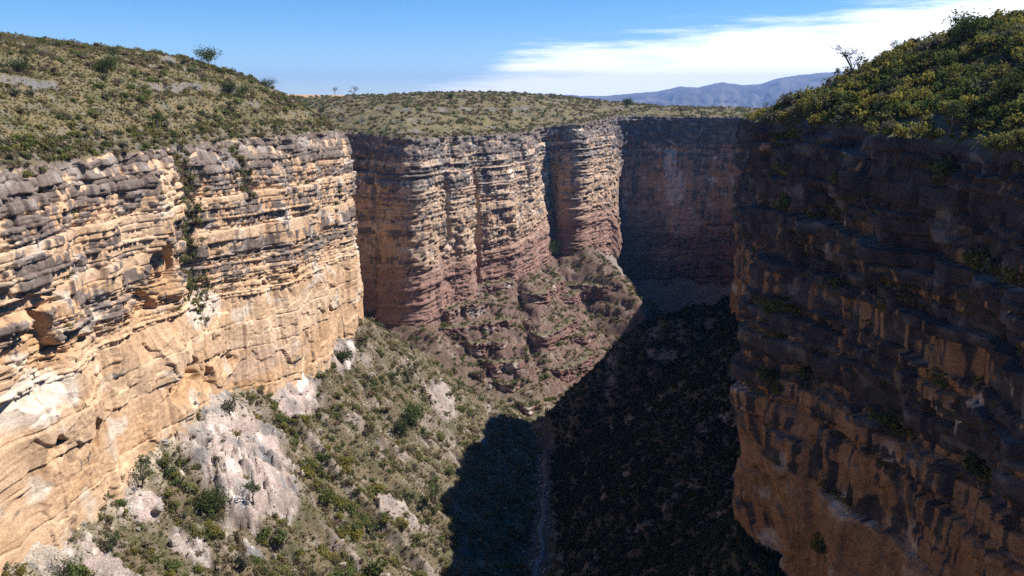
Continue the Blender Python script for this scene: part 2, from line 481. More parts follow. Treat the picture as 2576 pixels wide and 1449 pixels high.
WALLSAMPLES = []
def build_wall(name, label, P, s, Nn, s0, s1, units, seed, dsk=0.0011, dv=0.27, batter=0.06, butt=(5.0, 45.0), bites=(), gullies=(), tint=None, overs=18.0, light_patches=(), base=None, clefts=(), setback=(0.0, 0.0), vw=(0.62, 0.40, 0.42, 0.36, 0.34), vmix=0.82, bq=260, rough=(1.9, 13.0), vcol=None, gain=None, window=None):
    rng = np.random.default_rng(seed)
    # uneven spacing along the rim: about one picture element
    ss = [s0]
    while ss[-1] < s1:
        i = min(int(ss[-1]), len(P) - 1)
        off = abs(P[i, 0]) > 0.68 * P[i, 1] or P[i, 1] < 0
        ss.append(ss[-1] + (3.0 if off else max(0.24, dsk * math.hypot(P[i, 0], P[i, 1]))))
    ss = np.array(ss)
    pos = np.stack([np.interp(ss, s, P[:, k]) for k in range(4)], 1)
    nrm = np.stack([np.interp(ss, s, Nn[:, k]) for k in range(2)], 1); nrm /= np.linalg.norm(nrm, axis=1)[:, None]
    H = (pos[:, 2] - pos[:, 3])
    Hm = H.mean()
    # rows: inland skirt (negative) then the face
    skirt = np.linspace(9, 0.6, 14)
    nf = int((Hm + overs) / dv)
    face = np.linspace(0, 1, nf)
    nu, nv = len(ss), len(skirt) + nf
    S = np.repeat(ss[:, None], nv, 1)
    Q = np.zeros((nu, nv))
    Q[:, len(skirt):] = face[None] * (H[:, None] + overs)
    W = np.zeros((nu, nv)); W[:, :len(skirt)] = skirt[None]
    fr = Q / H[:, None]
    B, U = make_layers(units, Hm, rng)
    nl = len(U)
    un = np.array(units)
    qw = Q * (Hm / H[:, None]) + 1.1 * fbm(S / 45, Q / 40, seed + 1, 2) + 0.14 * fbm(S / 9, Q / 9, seed + 2, 2)
    L = np.clip(np.searchsorted(B, qw) - 1, 0, nl - 1)
    th = np.diff(B)[L]
    f = (qw - B[L])                       # metres below the top of the bed
    u = U[L]
    amp = un[u, 3]; bamp = un[u, 4]; vb = un[u, 5]; flute = un[u, 6]
    o = rng.uniform(-1, 1, nl); o = o * 0.75 + 0.25 * np.roll(o, 1)
    D = amp * o[L]
    D += amp * 0.6 * noise2(S / 24 + L * 7.3, L * 3.7, seed + 3)
    # rounded upper lip, sharp underside and a recessed parting at each bed joint
    D -= 0.12 * amp * np.exp(-(f / (0.06 * th + 0.10)))
    dbot = th - f
    D -= (0.25 + 0.40 * amp) * np.exp(-(dbot / 0.17) ** 2)
    # vertical joints: blocks per bed
    wl = rng.uniform(0.9, 2.3, nl) * np.clip(np.diff(B), 0.9, 6.0) + 0.6
    w = wl[L]
    sw = S + 0.55 * w * noise2(S / w * 0.8, L * 5.1, seed + 4)
    ph = rng.uniform(0, 9, nl)[L]
    k = sw / w + ph
    c = np.floor(k); fk = k - c
    hb = h2(c.astype(np.int64), L.astype(np.int64), seed + 5)
    D += bamp * (hb - 0.5) * 1.7
    dj = np.minimum(fk, 1 - fk) * w
    D -= np.minimum(bamp, 1.2) * 0.75 * np.exp(-(dj / 0.19) ** 2)
    # blocks broken again into smaller ones, now and then a piece fallen out
    k5 = sw / (w * 0.42) + ph * 1.7; c5 = np.floor(k5); l5 = np.floor(f / np.maximum(th * 0.5, 0.7)) + L * 5
    h5 = h2(c5.astype(np.int64), l5.astype(np.int64), seed + 15)
    brk = (h2(c.astype(np.int64), L.astype(np.int64), seed + 16) > 0.45)
    D += brk * bamp * 0.75 * (h5 - 0.5) - 1.1 * bamp * (h5 > 0.93) * brk
    # blocks tilt a little: each has its own facing
    D += bamp * (h2(c.astype(np.int64), L.astype(np.int64), seed + 6) - 0.5) * 1.6 * (fk - 0.5)
    # bigger jointed columns that run through several beds
    L4 = (L // 4).astype(np.int64)
    sw2 = S + 4.0 * noise2(S / 9, L4 * 2.3, seed + 7)
    k2 = sw2 / 9.5 + h2(L4, L4, seed + 8) * 7
    c2 = np.floor(k2)
    D += np.clip(bamp, 0.3, 1.2) * 1.5 * (h2(c2.astype(np.int64), L4, seed + 9) - 0.5)
    # buttresses and bays
    b1 = fbm(S / butt[1], Q / bq, seed + 10, 3)
    D += butt[0] * np.sign(b1) * np.abs(b1) ** 0.8 * 1.4
    D += rough[0] * fbm(S / rough[1], Q / 55, seed + 11, 3)
    D += np.minimum(Q, setback[0] * H[:, None]) * setback[1]
    # fluting on the massive beds, roughness everywhere
    D += flute * 1.0 * (np.abs(noise2(S / 3.1, Q / 26, seed + 12)) - 0.3) + flute * 0.6 * noise2(S / 6.5, Q / 12, seed + 13)
    D += 0.17 * fbm(S / 1.9, Q / 1.4, seed + 14, 2)
    # plates spalled off the massive beds, with crisp scarps
    wa, wb = S + 2.2 * fbm(S / 6, Q / 6, seed + 51, 2), Q + 2.2 * fbm(S / 6, Q / 6, seed + 52, 2)
    p1, e1 = worley(wa / 10.0, wb / 8.0, seed + 53)
    p2, e2 = worley(wa / 3.6, wb / 4.4, seed + 56)
    mas = np.clip(flute, 0, 1)
    D += mas * (1.5 * (p1 - 0.5) + 0.55 * (p2 - 0.5) * (p1 > 0.35)) - mas * 0.35 * np.exp(-(e1 * 10 / 0.4) ** 2) * (p1 > 0.3)
    D += batter * Q
    varn = vb.copy()
    fresh = np.zeros_like(D)
    for (a, qd, rs, rq, dep) in bites:    # alcoves: sharp brow, soft floor
        x = (S - a + 0.35 * rs * noise2(Q / (rq * 0.8), S / rs, seed + 41)) / rs; y = (Q - qd + 0.3 * rq * noise2(S / (rs * 0.6), Q / rq, seed + 42)) / rq
        yy = np.where(y < 0, y * 1.0, y * 0.75)
        m = np.clip(1 - x * x - yy * yy, 0, 1)
        m = np.where(y < 0, sstep(0, 0.22, m), m ** 0.9)
        D -= dep * m; fresh = np.maximum(fresh, sstep(0.05, 0.4, m))
    gul = np.zeros_like(D)
    for (a, wd, dep, q1) in gullies:
        x = (S - a + 3.0 * noise2(Q / 22, Q * 0, seed + 43)) / wd
        m = np.exp(-x * x) * sstep(q1, q1 * 0.6, Q)
        D -= dep * m; gul = np.maximum(gul, m)
    for (a, wd, dep, qa, qb) in clefts:
        x = (S - a + 2.0 * noise2(Q / 15, Q * 0, seed + 44)) / wd
        D -= dep * np.exp(-x ** 4) * sstep(qa - 6, qa + 4, Q) * sstep(qb + 6, qb - 4, Q)
    r0 = len(skirt)
    D += np.maximum(-2.0 - D[:, r0:r0 + 3].mean(1), 0)[:, None] * np.exp(-Q / 12.0)      # keep the rim near its line
    if window is not None: D -= window[0] * (1 - sstep(0, window[1], ss - s0) * sstep(0, window[1], s1 - ss))[:, None]
    # colour: stained upper beds, clean lower wall
    big = fbm(S / 16, Q / 7, seed + 20, 4)
    streak = fbm(S / 1.8, Q / 26, seed + 21, 3)
    lay = h2(L.astype(np.int64), (L * 0).astype(np.int64), seed + 22)
    blk = hb
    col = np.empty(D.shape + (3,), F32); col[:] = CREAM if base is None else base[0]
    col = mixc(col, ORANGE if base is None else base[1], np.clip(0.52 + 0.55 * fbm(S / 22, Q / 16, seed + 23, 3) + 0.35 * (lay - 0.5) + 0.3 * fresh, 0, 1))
    col = mixc(col, WHITE, 0.55 * sstep(0.18, 0.5, fbm(S / 14, Q / 11, seed + 24, 3)))
    if tint is not None:
        tc_, ta, tb_ = tint
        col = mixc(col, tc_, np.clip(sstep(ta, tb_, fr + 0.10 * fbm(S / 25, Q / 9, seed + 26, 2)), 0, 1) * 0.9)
    for (a, qd, rs, rq, c3, stg) in light_patches:
        m = sstep(1.0, 0.5, ((S - a) / rs) ** 2 + ((Q - qd) / rq) ** 2 + 0.7 * fbm(S / 5, Q / 5, seed + 27, 3))
        col = mixc(col, c3, m * stg)
        varn = varn - 0.6 * m
    v = sstep(0.45, 0.53, varn + vw[0] * big + vw[1] * streak + vw[2] * (blk - 0.5) + vw[3] * (h5 - 0.5) + vw[4] * (lay - 0.5) - 0.35 * fresh)
    vc = VARN + (GREY - VARN) * sstep(0.0, 0.5, fbm(S / 7, Q / 5, seed + 28, 3))[..., None] * 0.7
    if vcol is not None: vc = vc * np.array(vcol, F32)
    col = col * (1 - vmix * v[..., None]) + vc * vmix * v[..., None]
    gs = sstep(0.35, 0.8, gul)
    col = mixc(col, (0.20, 0.17, 0.13), gs * 0.6)
    col *= (0.84 + 0.32 * h2(c.astype(np.int64), L.astype(np.int64), seed + 29) * (1 - mas) + 0.30 * p2 * mas)[..., None]
    # positions
    D0 = D[:, len(skirt):len(skirt) + 1]
    outw = np.where(W > 0, D0 * (1 - W / 9.0) - W, D)
    X = pos[:, 0:1] + nrm[:, 0:1] * outw; Y = pos[:, 1:2] + nrm[:, 1:2] * outw
    Z = pos[:, 2:3] - Q
    zi, wi, _, _ = upper_h(X[:, :len(skirt)], Y[:, :len(skirt)], False)
    sk = slice(0, len(skirt))
    rimz = pos[:, 2:3]
    Wk = W[:, sk]
    gk = np.array(hill_gain('L' if P is PL else 'M', X[:, sk], Y[:, sk], Wk)) if gain is None else gain * Wk
    Z[:, sk] = rimz + gk + 0.25 + 0.7 * fbm(X[:, sk] / 5, Y[:, sk] / 5, seed + 30, 3) * np.minimum(Wk, 2) - 1.6 * sstep(6.5, 9, Wk)
    # ragged rim
    Z[:, len(skirt):] += (2.2 * fbm(S / 6, S * 0, seed + 31, 3)[:, len(skirt):] + 1.6 * (h2(np.floor(S / 3.3).astype(np.int64), np.zeros(S.shape, np.int64), seed + 32)[:, len(skirt):] - 0.5)) * np.exp(-Q[:, len(skirt):] / 3.0)
    soil = np.array([0.15, 0.118, 0.066], F32)
    csk = np.empty(X[:, sk].shape + (3,), F32); csk[:] = soil
    csk = mixc(csk, (0.13, 0.115, 0.095), sstep(-0.1, 0.15, fbm(X[:, sk] / 2.2, Y[:, sk] / 2.2, seed + 33, 3)) * 0.8)
    col[:, sk] = csk
    V = np.stack([X, Y, Z], -1).reshape(-1, 3)
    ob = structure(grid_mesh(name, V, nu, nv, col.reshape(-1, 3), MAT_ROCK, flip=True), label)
    WALLSAMPLES.append((name, X, Y, Z, D, Q, S, gul, nrm, L))
    return ob

def pix_wall(px, py, P, s, lo=0, hi=1e9):
    """rim coordinate and depth under the rim of the wall seen at a pixel (undisplaced)"""
    r = ray(px, py); a = r[0] / r[1]
    k = P[:, 0] - a * P[:, 1]
    sel = np.where((np.sign(k[:-1]) != np.sign(k[1:])) & (s[:-1] > lo) & (s[:-1] < hi))[0]
    if not len(sel): return None
    i = sel[np.argmin(P[sel, 1])]
    t = P[i, 1] / r[1]
    return s[i], P[i, 2] - r[2] * t

sL_start = 2.0
bL = []
for (px, py, rs, rq, dep) in [(60, 900, 9, 9, 4.0), (85, 1125, 3.5, 2.6, 2.2), (190, 1085, 2.2, 4.0, 1.5), (440, 955, 10, 7, 3.5), (500, 955, 5, 4, 2.4), (385, 735, 9, 15, 4.5), (350, 800, 9, 10, 2.5),
                              (160, 850, 8, 3, 2.6), (30, 770, 12, 2.5, 3.0), (560, 910, 6, 3.5, 1.6), (700, 690, 4, 3, 1.6), (820, 790, 5, 5, 1.5), (640, 720, 5, 2.5, 1.5)]:
    r_ = pix_wall(px, py, PL, sL, sL[np.argmin(np.abs(PL[:, 1] - 95))])
    if r_ is not None: bL.append((r_[0], r_[1], rs, rq, dep))
gL = [(pix_wall(468, 500, PL, sL, sL[np.argmin(np.abs(PL[:, 1] - 95))])[0], 5.5, 6.0, 62.0), (pix_wall(600, 420, PL, sL, sL[np.argmin(np.abs(PL[:, 1] - 95))])[0], 3.0, 2.0, 26.0)]
lpL = []
for (px, py, rs, rq, c3, stg) in [(500, 775, 14, 7, WHITE, 0.55), (640, 900, 26, 6, PINK, 0.5), (60, 1000, 14, 7, WHITE, 0.6), (330, 580, 8, 7, CREAM, 0.7), (400, 470, 9, 9, CREAM, 0.7), (700, 800, 40, 10, CREAM, 0.6)]:
    r_ = pix_wall(px, py, PL, sL, sL[np.argmin(np.abs(PL[:, 1] - 95))])
    if r_ is not None: lpL.append((r_[0], r_[1], rs, rq, c3, stg))
UNITS_L = [(0.10, 1.4, 3.4, 0.8, 1.20, 0.78, 0.1), (0.20, 0.7, 2.2, 1.1, 0.8, 0.40, 0.1), (0.34, 0.6, 2.6, 1.3, 0.7, 0.44, 0.1), (0.40, 2.5, 5.0, 1.1, 0.9, 0.40, 0.4), (0.54, 0.6, 3.0, 1.35, 0.6, 0.42, 0.2),
           (0.62, 0.5, 1.8, 0.9, 0.45, 0.16, 0.3), (0.78, 7.0, 13.0, 0.9, 0.45, -0.05, 0.8), (0.83, 0.6, 1.6, 0.7, 0.4, 0.05, 0.4), (1.5, 8.0, 15.0, 0.8, 0.4, -0.08, 0.8)]
build_wall('cliff_left', 'sunlit tan layered cliff on the left with dark stained upper beds', PL, sL, NL, sL_start, sL[-1] - 60, UNITS_L, 101, bites=bL, gullies=gL, light_patches=lpL, batter=0.03, setback=(0.10, 0.35), vmix=0.80)

kk = lambda x, y: sM[np.argmin(np.hypot(PM[:, 0] - x, PM[:, 1] - y))]
sC0, sC1, sA1, sE1 = kk(-280, 740), kk(92, 765), kk(208, 545), sM[-1] - 2
UNITS_C = [(0.09, 1.6, 3.2, 0.8, 1.2, 0.85, 0.1), (0.30, 0.8, 3.0, 1.6, 1.0, 0.58, 0.1), (0.46, 0.6, 1.9, 0.8, 0.7, 0.28, 0.3), (0.76, 1.2, 5.0, 0.6, 1.2, 0.20, 0.8), (1.5, 0.7, 2.4, 0.9, 0.6, 0.10, 0.3)]
bC = []
for (px, py, rs, rq, dep) in [(1385, 480, 9, 28, 3.5), (1245, 560, 4, 4, 2.0), (1180, 470, 5, 14, 2.5), (1385, 355, 10, 4, 3.0)]:
    r_ = pix_wall(px, py, PM, sM, sC0, sC1)
    if r_ is not None: bC.append((r_[0], r_[1], rs, rq, dep))
cC = []
for (px, wd, dep, qa, qb) in [(1112, 2.6, 4.0, 24, 70), (1180, 4.5, 6.0, 34, 125), (1300, 2.2, 3.0, 10, 50), (960, 2.0, 4.0, 15, 120)]:
    r_ = pix_wall(px, 450, PM, sM, sC0, sC1)
    if r_ is not None: cC.append((r_[0], wd, dep, qa, qb))
build_wall('cliff_middle', 'layered cliff across the canyon with fluted columns and purple foot', PM, sM, NM, sC0, sC1, UNITS_C, 202, dsk=0.00115, dv=0.5, batter=0.035, butt=(4.5, 42.0), bites=bC, tint=(PURPLE, 0.60, 0.90), overs=22, clefts=cC, base=(np.array([0.55, 0.41, 0.30], F32), np.array([0.44, 0.285, 0.185], F32)), setback=(0.30, 0.22), bq=150, rough=(1.8, 15.0))
UNITS_A = [(0.16, 2, 4, 1.2, 1.2, 0.90, 0.1), (0.26, 1, 3, 1.5, 1.0, 0.50, 0.1), (0.60, 5, 12, 0.8, 0.8, 0.26, 0.8), (1.5, 1, 3, 1.2, 0.8, 0.42, 0.3)]  # stain here, and the base rock below, set darker to deepen the wall's shade
lpA = []
for (px, py, rs, rq, c3, stg) in [(1688, 400, 7, 18, WHITE, 0.5), (1700, 470, 12, 20, WHITE, 0.5), (1725, 560, 22, 16, PINK, 0.6), (1690, 640, 30, 10, PINK * 0.7, 0.5)]:
    r_ = pix_wall(px, py, PM, sM, sC1, sA1)
    if r_ is not None: lpA.append((r_[0], r_[1], rs, rq, c3, stg))
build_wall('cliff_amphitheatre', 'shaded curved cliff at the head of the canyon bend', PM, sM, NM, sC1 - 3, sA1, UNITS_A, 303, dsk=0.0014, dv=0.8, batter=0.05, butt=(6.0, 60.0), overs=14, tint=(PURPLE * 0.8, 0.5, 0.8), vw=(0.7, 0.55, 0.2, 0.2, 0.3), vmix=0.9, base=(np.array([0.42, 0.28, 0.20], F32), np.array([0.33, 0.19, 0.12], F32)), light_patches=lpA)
UNITS_R = [(0.14, 1.6, 4.2, 1.0, 1.4, 1.0, 0.2), (0.36, 1.2, 6.0, 1.8, 1.3, 0.80, 0.3), (0.54, 1.0, 5.0, 1.8, 1.0, 0.64, 0.4), (0.68, 2.0, 8.0, 1.3, 0.8, 0.38, 0.8), (1.5, 8.0, 15.0, 1.0, 0.6, 0.10, 1.2)]  # real black staining, with stain and rock darkened further to deepen the shade
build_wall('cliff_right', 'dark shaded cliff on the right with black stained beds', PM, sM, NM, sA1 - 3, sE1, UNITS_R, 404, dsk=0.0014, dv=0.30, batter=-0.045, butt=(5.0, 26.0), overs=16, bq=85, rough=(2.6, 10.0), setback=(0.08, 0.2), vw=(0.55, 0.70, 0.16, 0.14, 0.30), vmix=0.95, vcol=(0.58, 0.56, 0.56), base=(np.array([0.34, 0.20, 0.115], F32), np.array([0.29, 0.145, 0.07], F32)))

# ------------------------------------------------------------------ lower ground: scree, gully beds and river bed
def polar(az, r):
    A, Rr = np.meshgrid(np.radians(az), r, indexing='ij')
    return np.sin(A) * Rr, np.cos(A) * Rr, len(az), len(r)
azl = np.r_[np.arange(-180, -60, 4), np.arange(-60, -35, 0.5), np.arange(-35, 27, 0.105), np.arange(27, 60, 0.8), np.arange(60, 181, 4)]
rl = [2.0, 10.0, 25.0, 50.0, 75.0, 100.0]
while rl[-1] < 860: rl.append(rl[-1] * (1.012 if rl[-1] < 160 else (1.0042 if rl[-1] < 455 else 1.0028)))
X, Y, nu, nv = polar(azl, np.array(rl))
Z, rock, dw, dr, base = lower_h(X, Y)
inside = (samp('sgL', X, Y) < -14) | (samp('sgM', X, Y) < -14)
col = np.empty(X.shape + (3,), F32); col[:] = (0.150, 0.116, 0.072)
col = mixc(col, (0.088, 0.088, 0.042), sstep(-0.15, 0.35, fbm(X / 9, Y / 9, 51, 4)) * 0.8)
col = mixc(col, (0.145, 0.092, 0.072), sstep(455, 500, Y) * 0.9)
col = mixc(col, (0.25, 0.205, 0.165), sstep(0.05, 0.35, fbm(X / 5, Y / 5, 52, 4)) * 0.8)
cen = sstep(455, 500, Y)
rc = np.empty_like(col); rc[:] = (0.29, 0.235, 0.205)
rc = rc * (1 - cen[..., None]) + np.array((0.150, 0.094, 0.083), F32) * cen[..., None]
rc *= (0.8 + 0.5 * h2(np.floor(Z / 1.3).astype(np.int64), np.floor(X / 60).astype(np.int64), 53))[..., None]
amp_ = sstep(670, 720, Y)
col = mixc(col, (0.26, 0.22, 0.205), amp_ * 0.9); rc = mixc(rc, (0.26, 0.22, 0.205), amp_)
shade_tint = sstep(20, 40, X) * sstep(470, 430, Y)
col = mixc(col, (0.080, 0.066, 0.048), shade_tint * 0.8)  # right slope's ground painted darker to deepen its shade
col = col * (1 - np.clip(rock, 0, 1)[..., None]) + rc * np.clip(rock, 0, 1)[..., None]
lt = np.clip(rock - 1, 0, 1)
lc = np.empty_like(col); lc[:] = (0.40, 0.315, 0.275)
lc = mixc(lc, (0.20, 0.185, 0.18), sstep(-0.05, 0.25, fbm(X / 8, Y / 14, 55, 4)))
lc = mixc(lc, (0.60, 0.54, 0.49), sstep(0.15, 0.4, fbm(X / 9, Y / 9, 56, 4)))
pl_, pe_ = worley(X / 5.0 + 0.4 * fbm(X / 6, Y / 6, 77, 2), Y / 7.5, 78)
lc = lc * (0.70 + 0.5 * pl_ + 0.25 * (h2(np.floor((Z + 0.2 * Y + 1.2 * fbm(X / 7, Y / 7, 79, 2)) / 0.9).astype(np.int64), np.zeros(X.shape, np.int64), 80) - 0.5))[..., None]
col = col * (1 - lt[..., None]) + lc * lt[..., None]
# pale rubble close under the left cliff
pr = sstep(14, 3, dw) * sstep(330, 200, Y) * (X < 0)
col = mixc(col, (0.50, 0.41, 0.31), pr * sstep(-0.3, 0.2, fbm(X / 4, Y / 4, 57, 3)) * 0.9)
# river bed cobbles
drr, _ = seg_field(X, Y, [tuple(p) for p in PR[::6]])
rb = sstep(7, 3, drr + 3.0 * fbm(X / 9, Y / 9, 58, 3))
col = mixc(col, (0.11, 0.088, 0.078), rb * 0.9)
LOW = dict(X=X, Y=Y, Z=Z, rock=rock, dw=dw, dr=dr, ok=~inside)
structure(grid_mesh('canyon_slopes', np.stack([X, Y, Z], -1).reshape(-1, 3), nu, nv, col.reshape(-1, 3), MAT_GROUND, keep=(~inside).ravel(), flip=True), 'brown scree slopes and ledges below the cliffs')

# ------------------------------------------------------------------ rock ledges standing out of the middle spur
UNITS_S = [(0.35, 0.7, 1.6, 0.5, 0.9, 0.30, 0.1), (1.5, 0.5, 1.4, 0.8, 0.8, 0.20, 0.1)]
LED = [(-131, 1130, 1290, 5), (-145, 1420, 1560, 6), (-171, 1120, 1230, 7), (-179, 1480, 1600, 7), (-138, 1075, 1235, 6), (-139, 1300, 1420, 6), (-148, 1100, 1310, 8), (-149, 1390, 1520, 7), (-157, 1150, 1290, 7), (-158, 1330, 1550, 9), (-166, 1190, 1400, 8), (-167, 1440, 1590, 7), (-175, 1230, 1330, 7), (-176, 1370, 1500, 8), (-184, 1290, 1420, 6)]
for k, (lev, p0, p1, hh) in enumerate(LED):
    pts = []
    for px in np.arange(p0, p1, 6.0):
        az_ = math.atan((px - 1288) / FPX)
        r_ = np.arange(462, 720, 0.7)
        z_, *_ = lower_h(np.sin(az_) * r_, np.cos(az_) * r_, False)
        c_ = np.where(z_ > lev)[0]
        if len(c_): pts.append((math.sin(az_) * r_[c_[0]], math.cos(az_) * r_[c_[0]]))
    if len(pts) < 8: continue
    pts = np.array(pts)
    # drop jumps from one spur to the next and keep the longest run
    jmp = np.where(np.hypot(*np.diff(pts, axis=0).T) > 9)[0]
    runs = np.split(np.arange(len(pts)), jmp + 1); run = max(runs, key=len)
    if len(run) < 7: continue
    pts = pts[run]
    kr = np.ones(5) / 5
    pts = np.stack([np.convolve(np.pad(pts[:, c], 2, mode='edge'), kr, 'valid') for c in (0, 1)], 1)
    sp_, pp_ = smooth_path([(a, b, lev + 0.5, lev + 0.5 - 1.45 * hh) for a, b in pts], 1.0, 2)
    nn_ = normals(pp_, 1, 5)
    pp_ = pp_.copy(); pp_[:, :2] += nn_ * 7.5
    build_wall('rock_ledge', 'purple-brown bedded rock ledge across the middle spur', pp_, sp_, nn_, 0.5, sp_[-1] - 0.5, UNITS_S, 600 + 17 * k, dsk=0.0011, dv=0.42, batter=0.12, butt=(2.5, 14.0), overs=5.0,
               base=(np.array([0.240, 0.140, 0.118], F32), np.array([0.180, 0.098, 0.080], F32)), rough=(1.6, 7.0), gain=0.06, window=(8.0, 9.0), vmix=0.6)

# ------------------------------------------------------------------ upper ground: hillsides and plateau to the horizon
azu = np.r_[np.arange(-180, -75, 3), np.arange(-75, -36, 0.6), np.arange(-36, 36, 0.13), np.arange(36, 100, 0.6), np.arange(100, 181, 2)]
ru = [70.0]
while ru[-1] < 7800: ru.append(ru[-1] * (1.0062 if ru[-1] < 900 else 1.03))
X, Y, nu, nv = polar(azu, np.array(ru))
Z, w, isL, rock = upper_h(X, Y)
keep = w > 4.5
col = np.empty(X.shape + (3,), F32); col[:] = (0.175, 0.135, 0.070)
col = mixc(col, (0.10, 0.10, 0.043), sstep(-0.2, 0.3, fbm(X / 11, Y / 11, 91, 4)) * 0.75)
col = mixc(col, (0.19, 0.172, 0.15), sstep(0.16, 0.3, fbm(X / 4, Y / 4, 92, 4)) * 0.6)
col = mixc(col, (0.17, 0.16, 0.155), np.clip(rock, 0, 1))
# ploughed ochre field far back on the plateau
fld = sstep(930, 960, Y) * sstep(1250, 1180, Y) * sstep(-330, -310, X) * sstep(-170, -190, X)
col = mixc(col, (0.50, 0.29, 0.13), fld)
col = mixc(col, (0.24, 0.19, 0.09), sstep(1300, 2500, np.hypot(X, Y)) * 0.8)
UP = dict(X=X, Y=Y, Z=Z, w=w, isL=isL, ok=keep, rock=rock, fld=fld)
structure(grid_mesh('plateau', np.stack([X, Y, Z], -1).reshape(-1, 3), nu, nv, col.reshape(-1, 3), MAT_GROUND, keep=keep.ravel(), flip=True), 'scrubby hillsides and plateau above the cliffs')

# ------------------------------------------------------------------ far mountains
az = np.radians(np.linspace(-12, 34, 420)); rr = np.linspace(9500, 23000, 140)
A, Rr = np.meshgrid(az, rr, indexing='ij')
X, Y = np.sin(A) * Rr, np.cos(A) * Rr
sky_px = [(1100, 262), (1330, 250), (1420, 240), (1500, 243), (1560, 238), (1640, 232), (1700, 219), (1745, 221), (1800, 208), (1850, 216), (1895, 213), (1940, 197), (2000, 190), (2050, 184), (2110, 182), (2200, 196), (2400, 205), (2800, 230)]
sa = [math.atan((p - 1288) / FPX) for p, _ in sky_px]
se = [ray(p, q)[2] / math.hypot(*ray(p, q)[:2]) for p, q in sky_px]
crest = np.interp(A, sa, se) * 18800
t = (Rr - 9500) / (23000 - 9500)
prof = np.where(t < 0.69, sstep(0, 0.69, t) ** 0.8, 1 - 0.35 * sstep(0.69, 1, t))
rdg = 1 - np.abs(fbm(X / 840, Y / 2600, 81, 5, 0.6)) * 2.6
Z = -620 + (crest + 620) * prof + (rdg * 240 - 120) * np.clip(prof * (1 - prof) * 4, 0, 1) + 40 * fbm(X / 480, Y / 480, 83, 4) * np.clip(1 - np.abs(2 * t - 1.38), 0, 1)
col = np.empty(X.shape + (3,), F32); col[:] = (0.085, 0.078, 0.062)
col = mixc(col, (0.15, 0.13, 0.10), sstep(-0.1, 0.3, fbm(X / 700, Y / 700, 85, 4)))
structure(grid_mesh('mountain_range', np.stack([X, Y, Z], -1).reshape(-1, 3), *X.shape, col.reshape(-1, 3), MAT_GROUND, flip=True), 'blue hazy mountain range on the horizon')

# ------------------------------------------------------------------ river
P = PR[(PR[:, 1] > 60)]
T = np.gradient(P[:, :2], axis=0); T /= np.linalg.norm(T, axis=1)[:, None]
Nn = np.stack([T[:, 1], -T[:, 0]], 1)
q = np.arange(len(P)) * 2.0
mean = 5.0 * noise2(q / 30, q * 0, 501)
wid = 1.0 + 0.9 * noise2(q / 11, q * 0, 502)
cols = np.linspace(-1, 1, 5)
V = np.stack([P[:, 0:1] + Nn[:, 0:1] * (mean[:, None] + wid[:, None] * cols), P[:, 1:2] + Nn[:, 1:2] * (mean[:, None] + wid[:, None] * cols), np.repeat(P[:, 2:3] + 0.35, 5, 1)], -1).reshape(-1, 3)
mw, tw, bw_ = new_mat('river_water')
bw_.inputs['Base Color'].default_value = (0.035, 0.045, 0.055, 1); bw_.inputs['Roughness'].default_value = 0.22; bw_.inputs['Specular IOR Level'].default_value = 0.4
nw = N(tw, 'ShaderNodeTexNoise'); nw.inputs['Scale'].default_value = 1.5
bpw = N(tw, 'ShaderNodeBump'); bpw.inputs['Strength'].default_value = 0.25
tw.links.new(nw.outputs['Fac'], bpw.inputs['Height']); tw.links.new(bpw.outputs[0], bw_.inputs['Normal'])
structure(grid_mesh('river', V, len(P), 5, np.full((len(V), 3), 0.04, F32), mw), 'thin stream along the shaded canyon floor')

# ------------------------------------------------------------------ plants
def leaf_mat(name, stops, trans=0.38):
    m = bpy.data.materials.new(name); m.use_nodes = True
    t = m.node_tree; t.nodes.clear()
    out = N(t, 'ShaderNodeOutputMaterial')
    oi = N(t, 'ShaderNodeObjectInfo')
    cr = N(t, 'ShaderNodeValToRGB'); cr.color_ramp.interpolation = 'LINEAR'
    el = cr.color_ramp.elements
    while len(el) < len(stops): el.new(0.5)
    for e, (p, c) in zip(el, stops): e.position = p; e.color = (*c, 1)
    t.links.new(oi.outputs['Random'], cr.inputs['Fac'])
    at = N(t, 'ShaderNodeAttribute', attribute_name='tone')
    mr = N(t, 'ShaderNodeMapRange'); mr.inputs['To Min'].default_value = 0.6; mr.inputs['To Max'].default_value = 1.45
    t.links.new(at.outputs['Fac'], mr.inputs['Value'])
    mx = N(t, 'ShaderNodeMix', data_type='RGBA', blend_type='MULTIPLY'); mx.inputs['Factor'].default_value = 1
    t.links.new(cr.outputs['Color'], mx.inputs[6]); t.links.new(mr.outputs[0], mx.inputs[7])
    d = N(t, 'ShaderNodeBsdfDiffuse'); tr = N(t, 'ShaderNodeBsdfTranslucent'); ms = N(t, 'ShaderNodeMixShader'); ms.inputs['Fac'].default_value = trans
    t.links.new(mx.outputs[2], d.inputs['Color']); t.links.new(mx.outputs[2], tr.inputs['Color'])
    t.links.new(d.outputs[0], ms.inputs[1]); t.links.new(tr.outputs[0], ms.inputs[2]); t.links.new(ms.outputs[0], out.inputs['Surface'])
    return m
OLIVE, LEAF, DRY, GREYG, DARKG, YEL = (0.175, 0.162, 0.050), (0.105, 0.135, 0.042), (0.215, 0.160, 0.095), (0.155, 0.142, 0.098), (0.058, 0.080, 0.032), (0.265, 0.230, 0.052)
M_SCRUB = leaf_mat('scrub_leaves', [(0.0, OLIVE), (0.25, LEAF), (0.45, OLIVE), (0.65, GREYG), (0.82, DRY), (1.0, DRY)])
M_LUSH = leaf_mat('lush_leaves', [(0.0, YEL), (0.3, OLIVE), (0.5, (0.135, 0.165, 0.05)), (0.75, YEL), (0.9, GREYG), (1.0, LEAF)], 0.5)
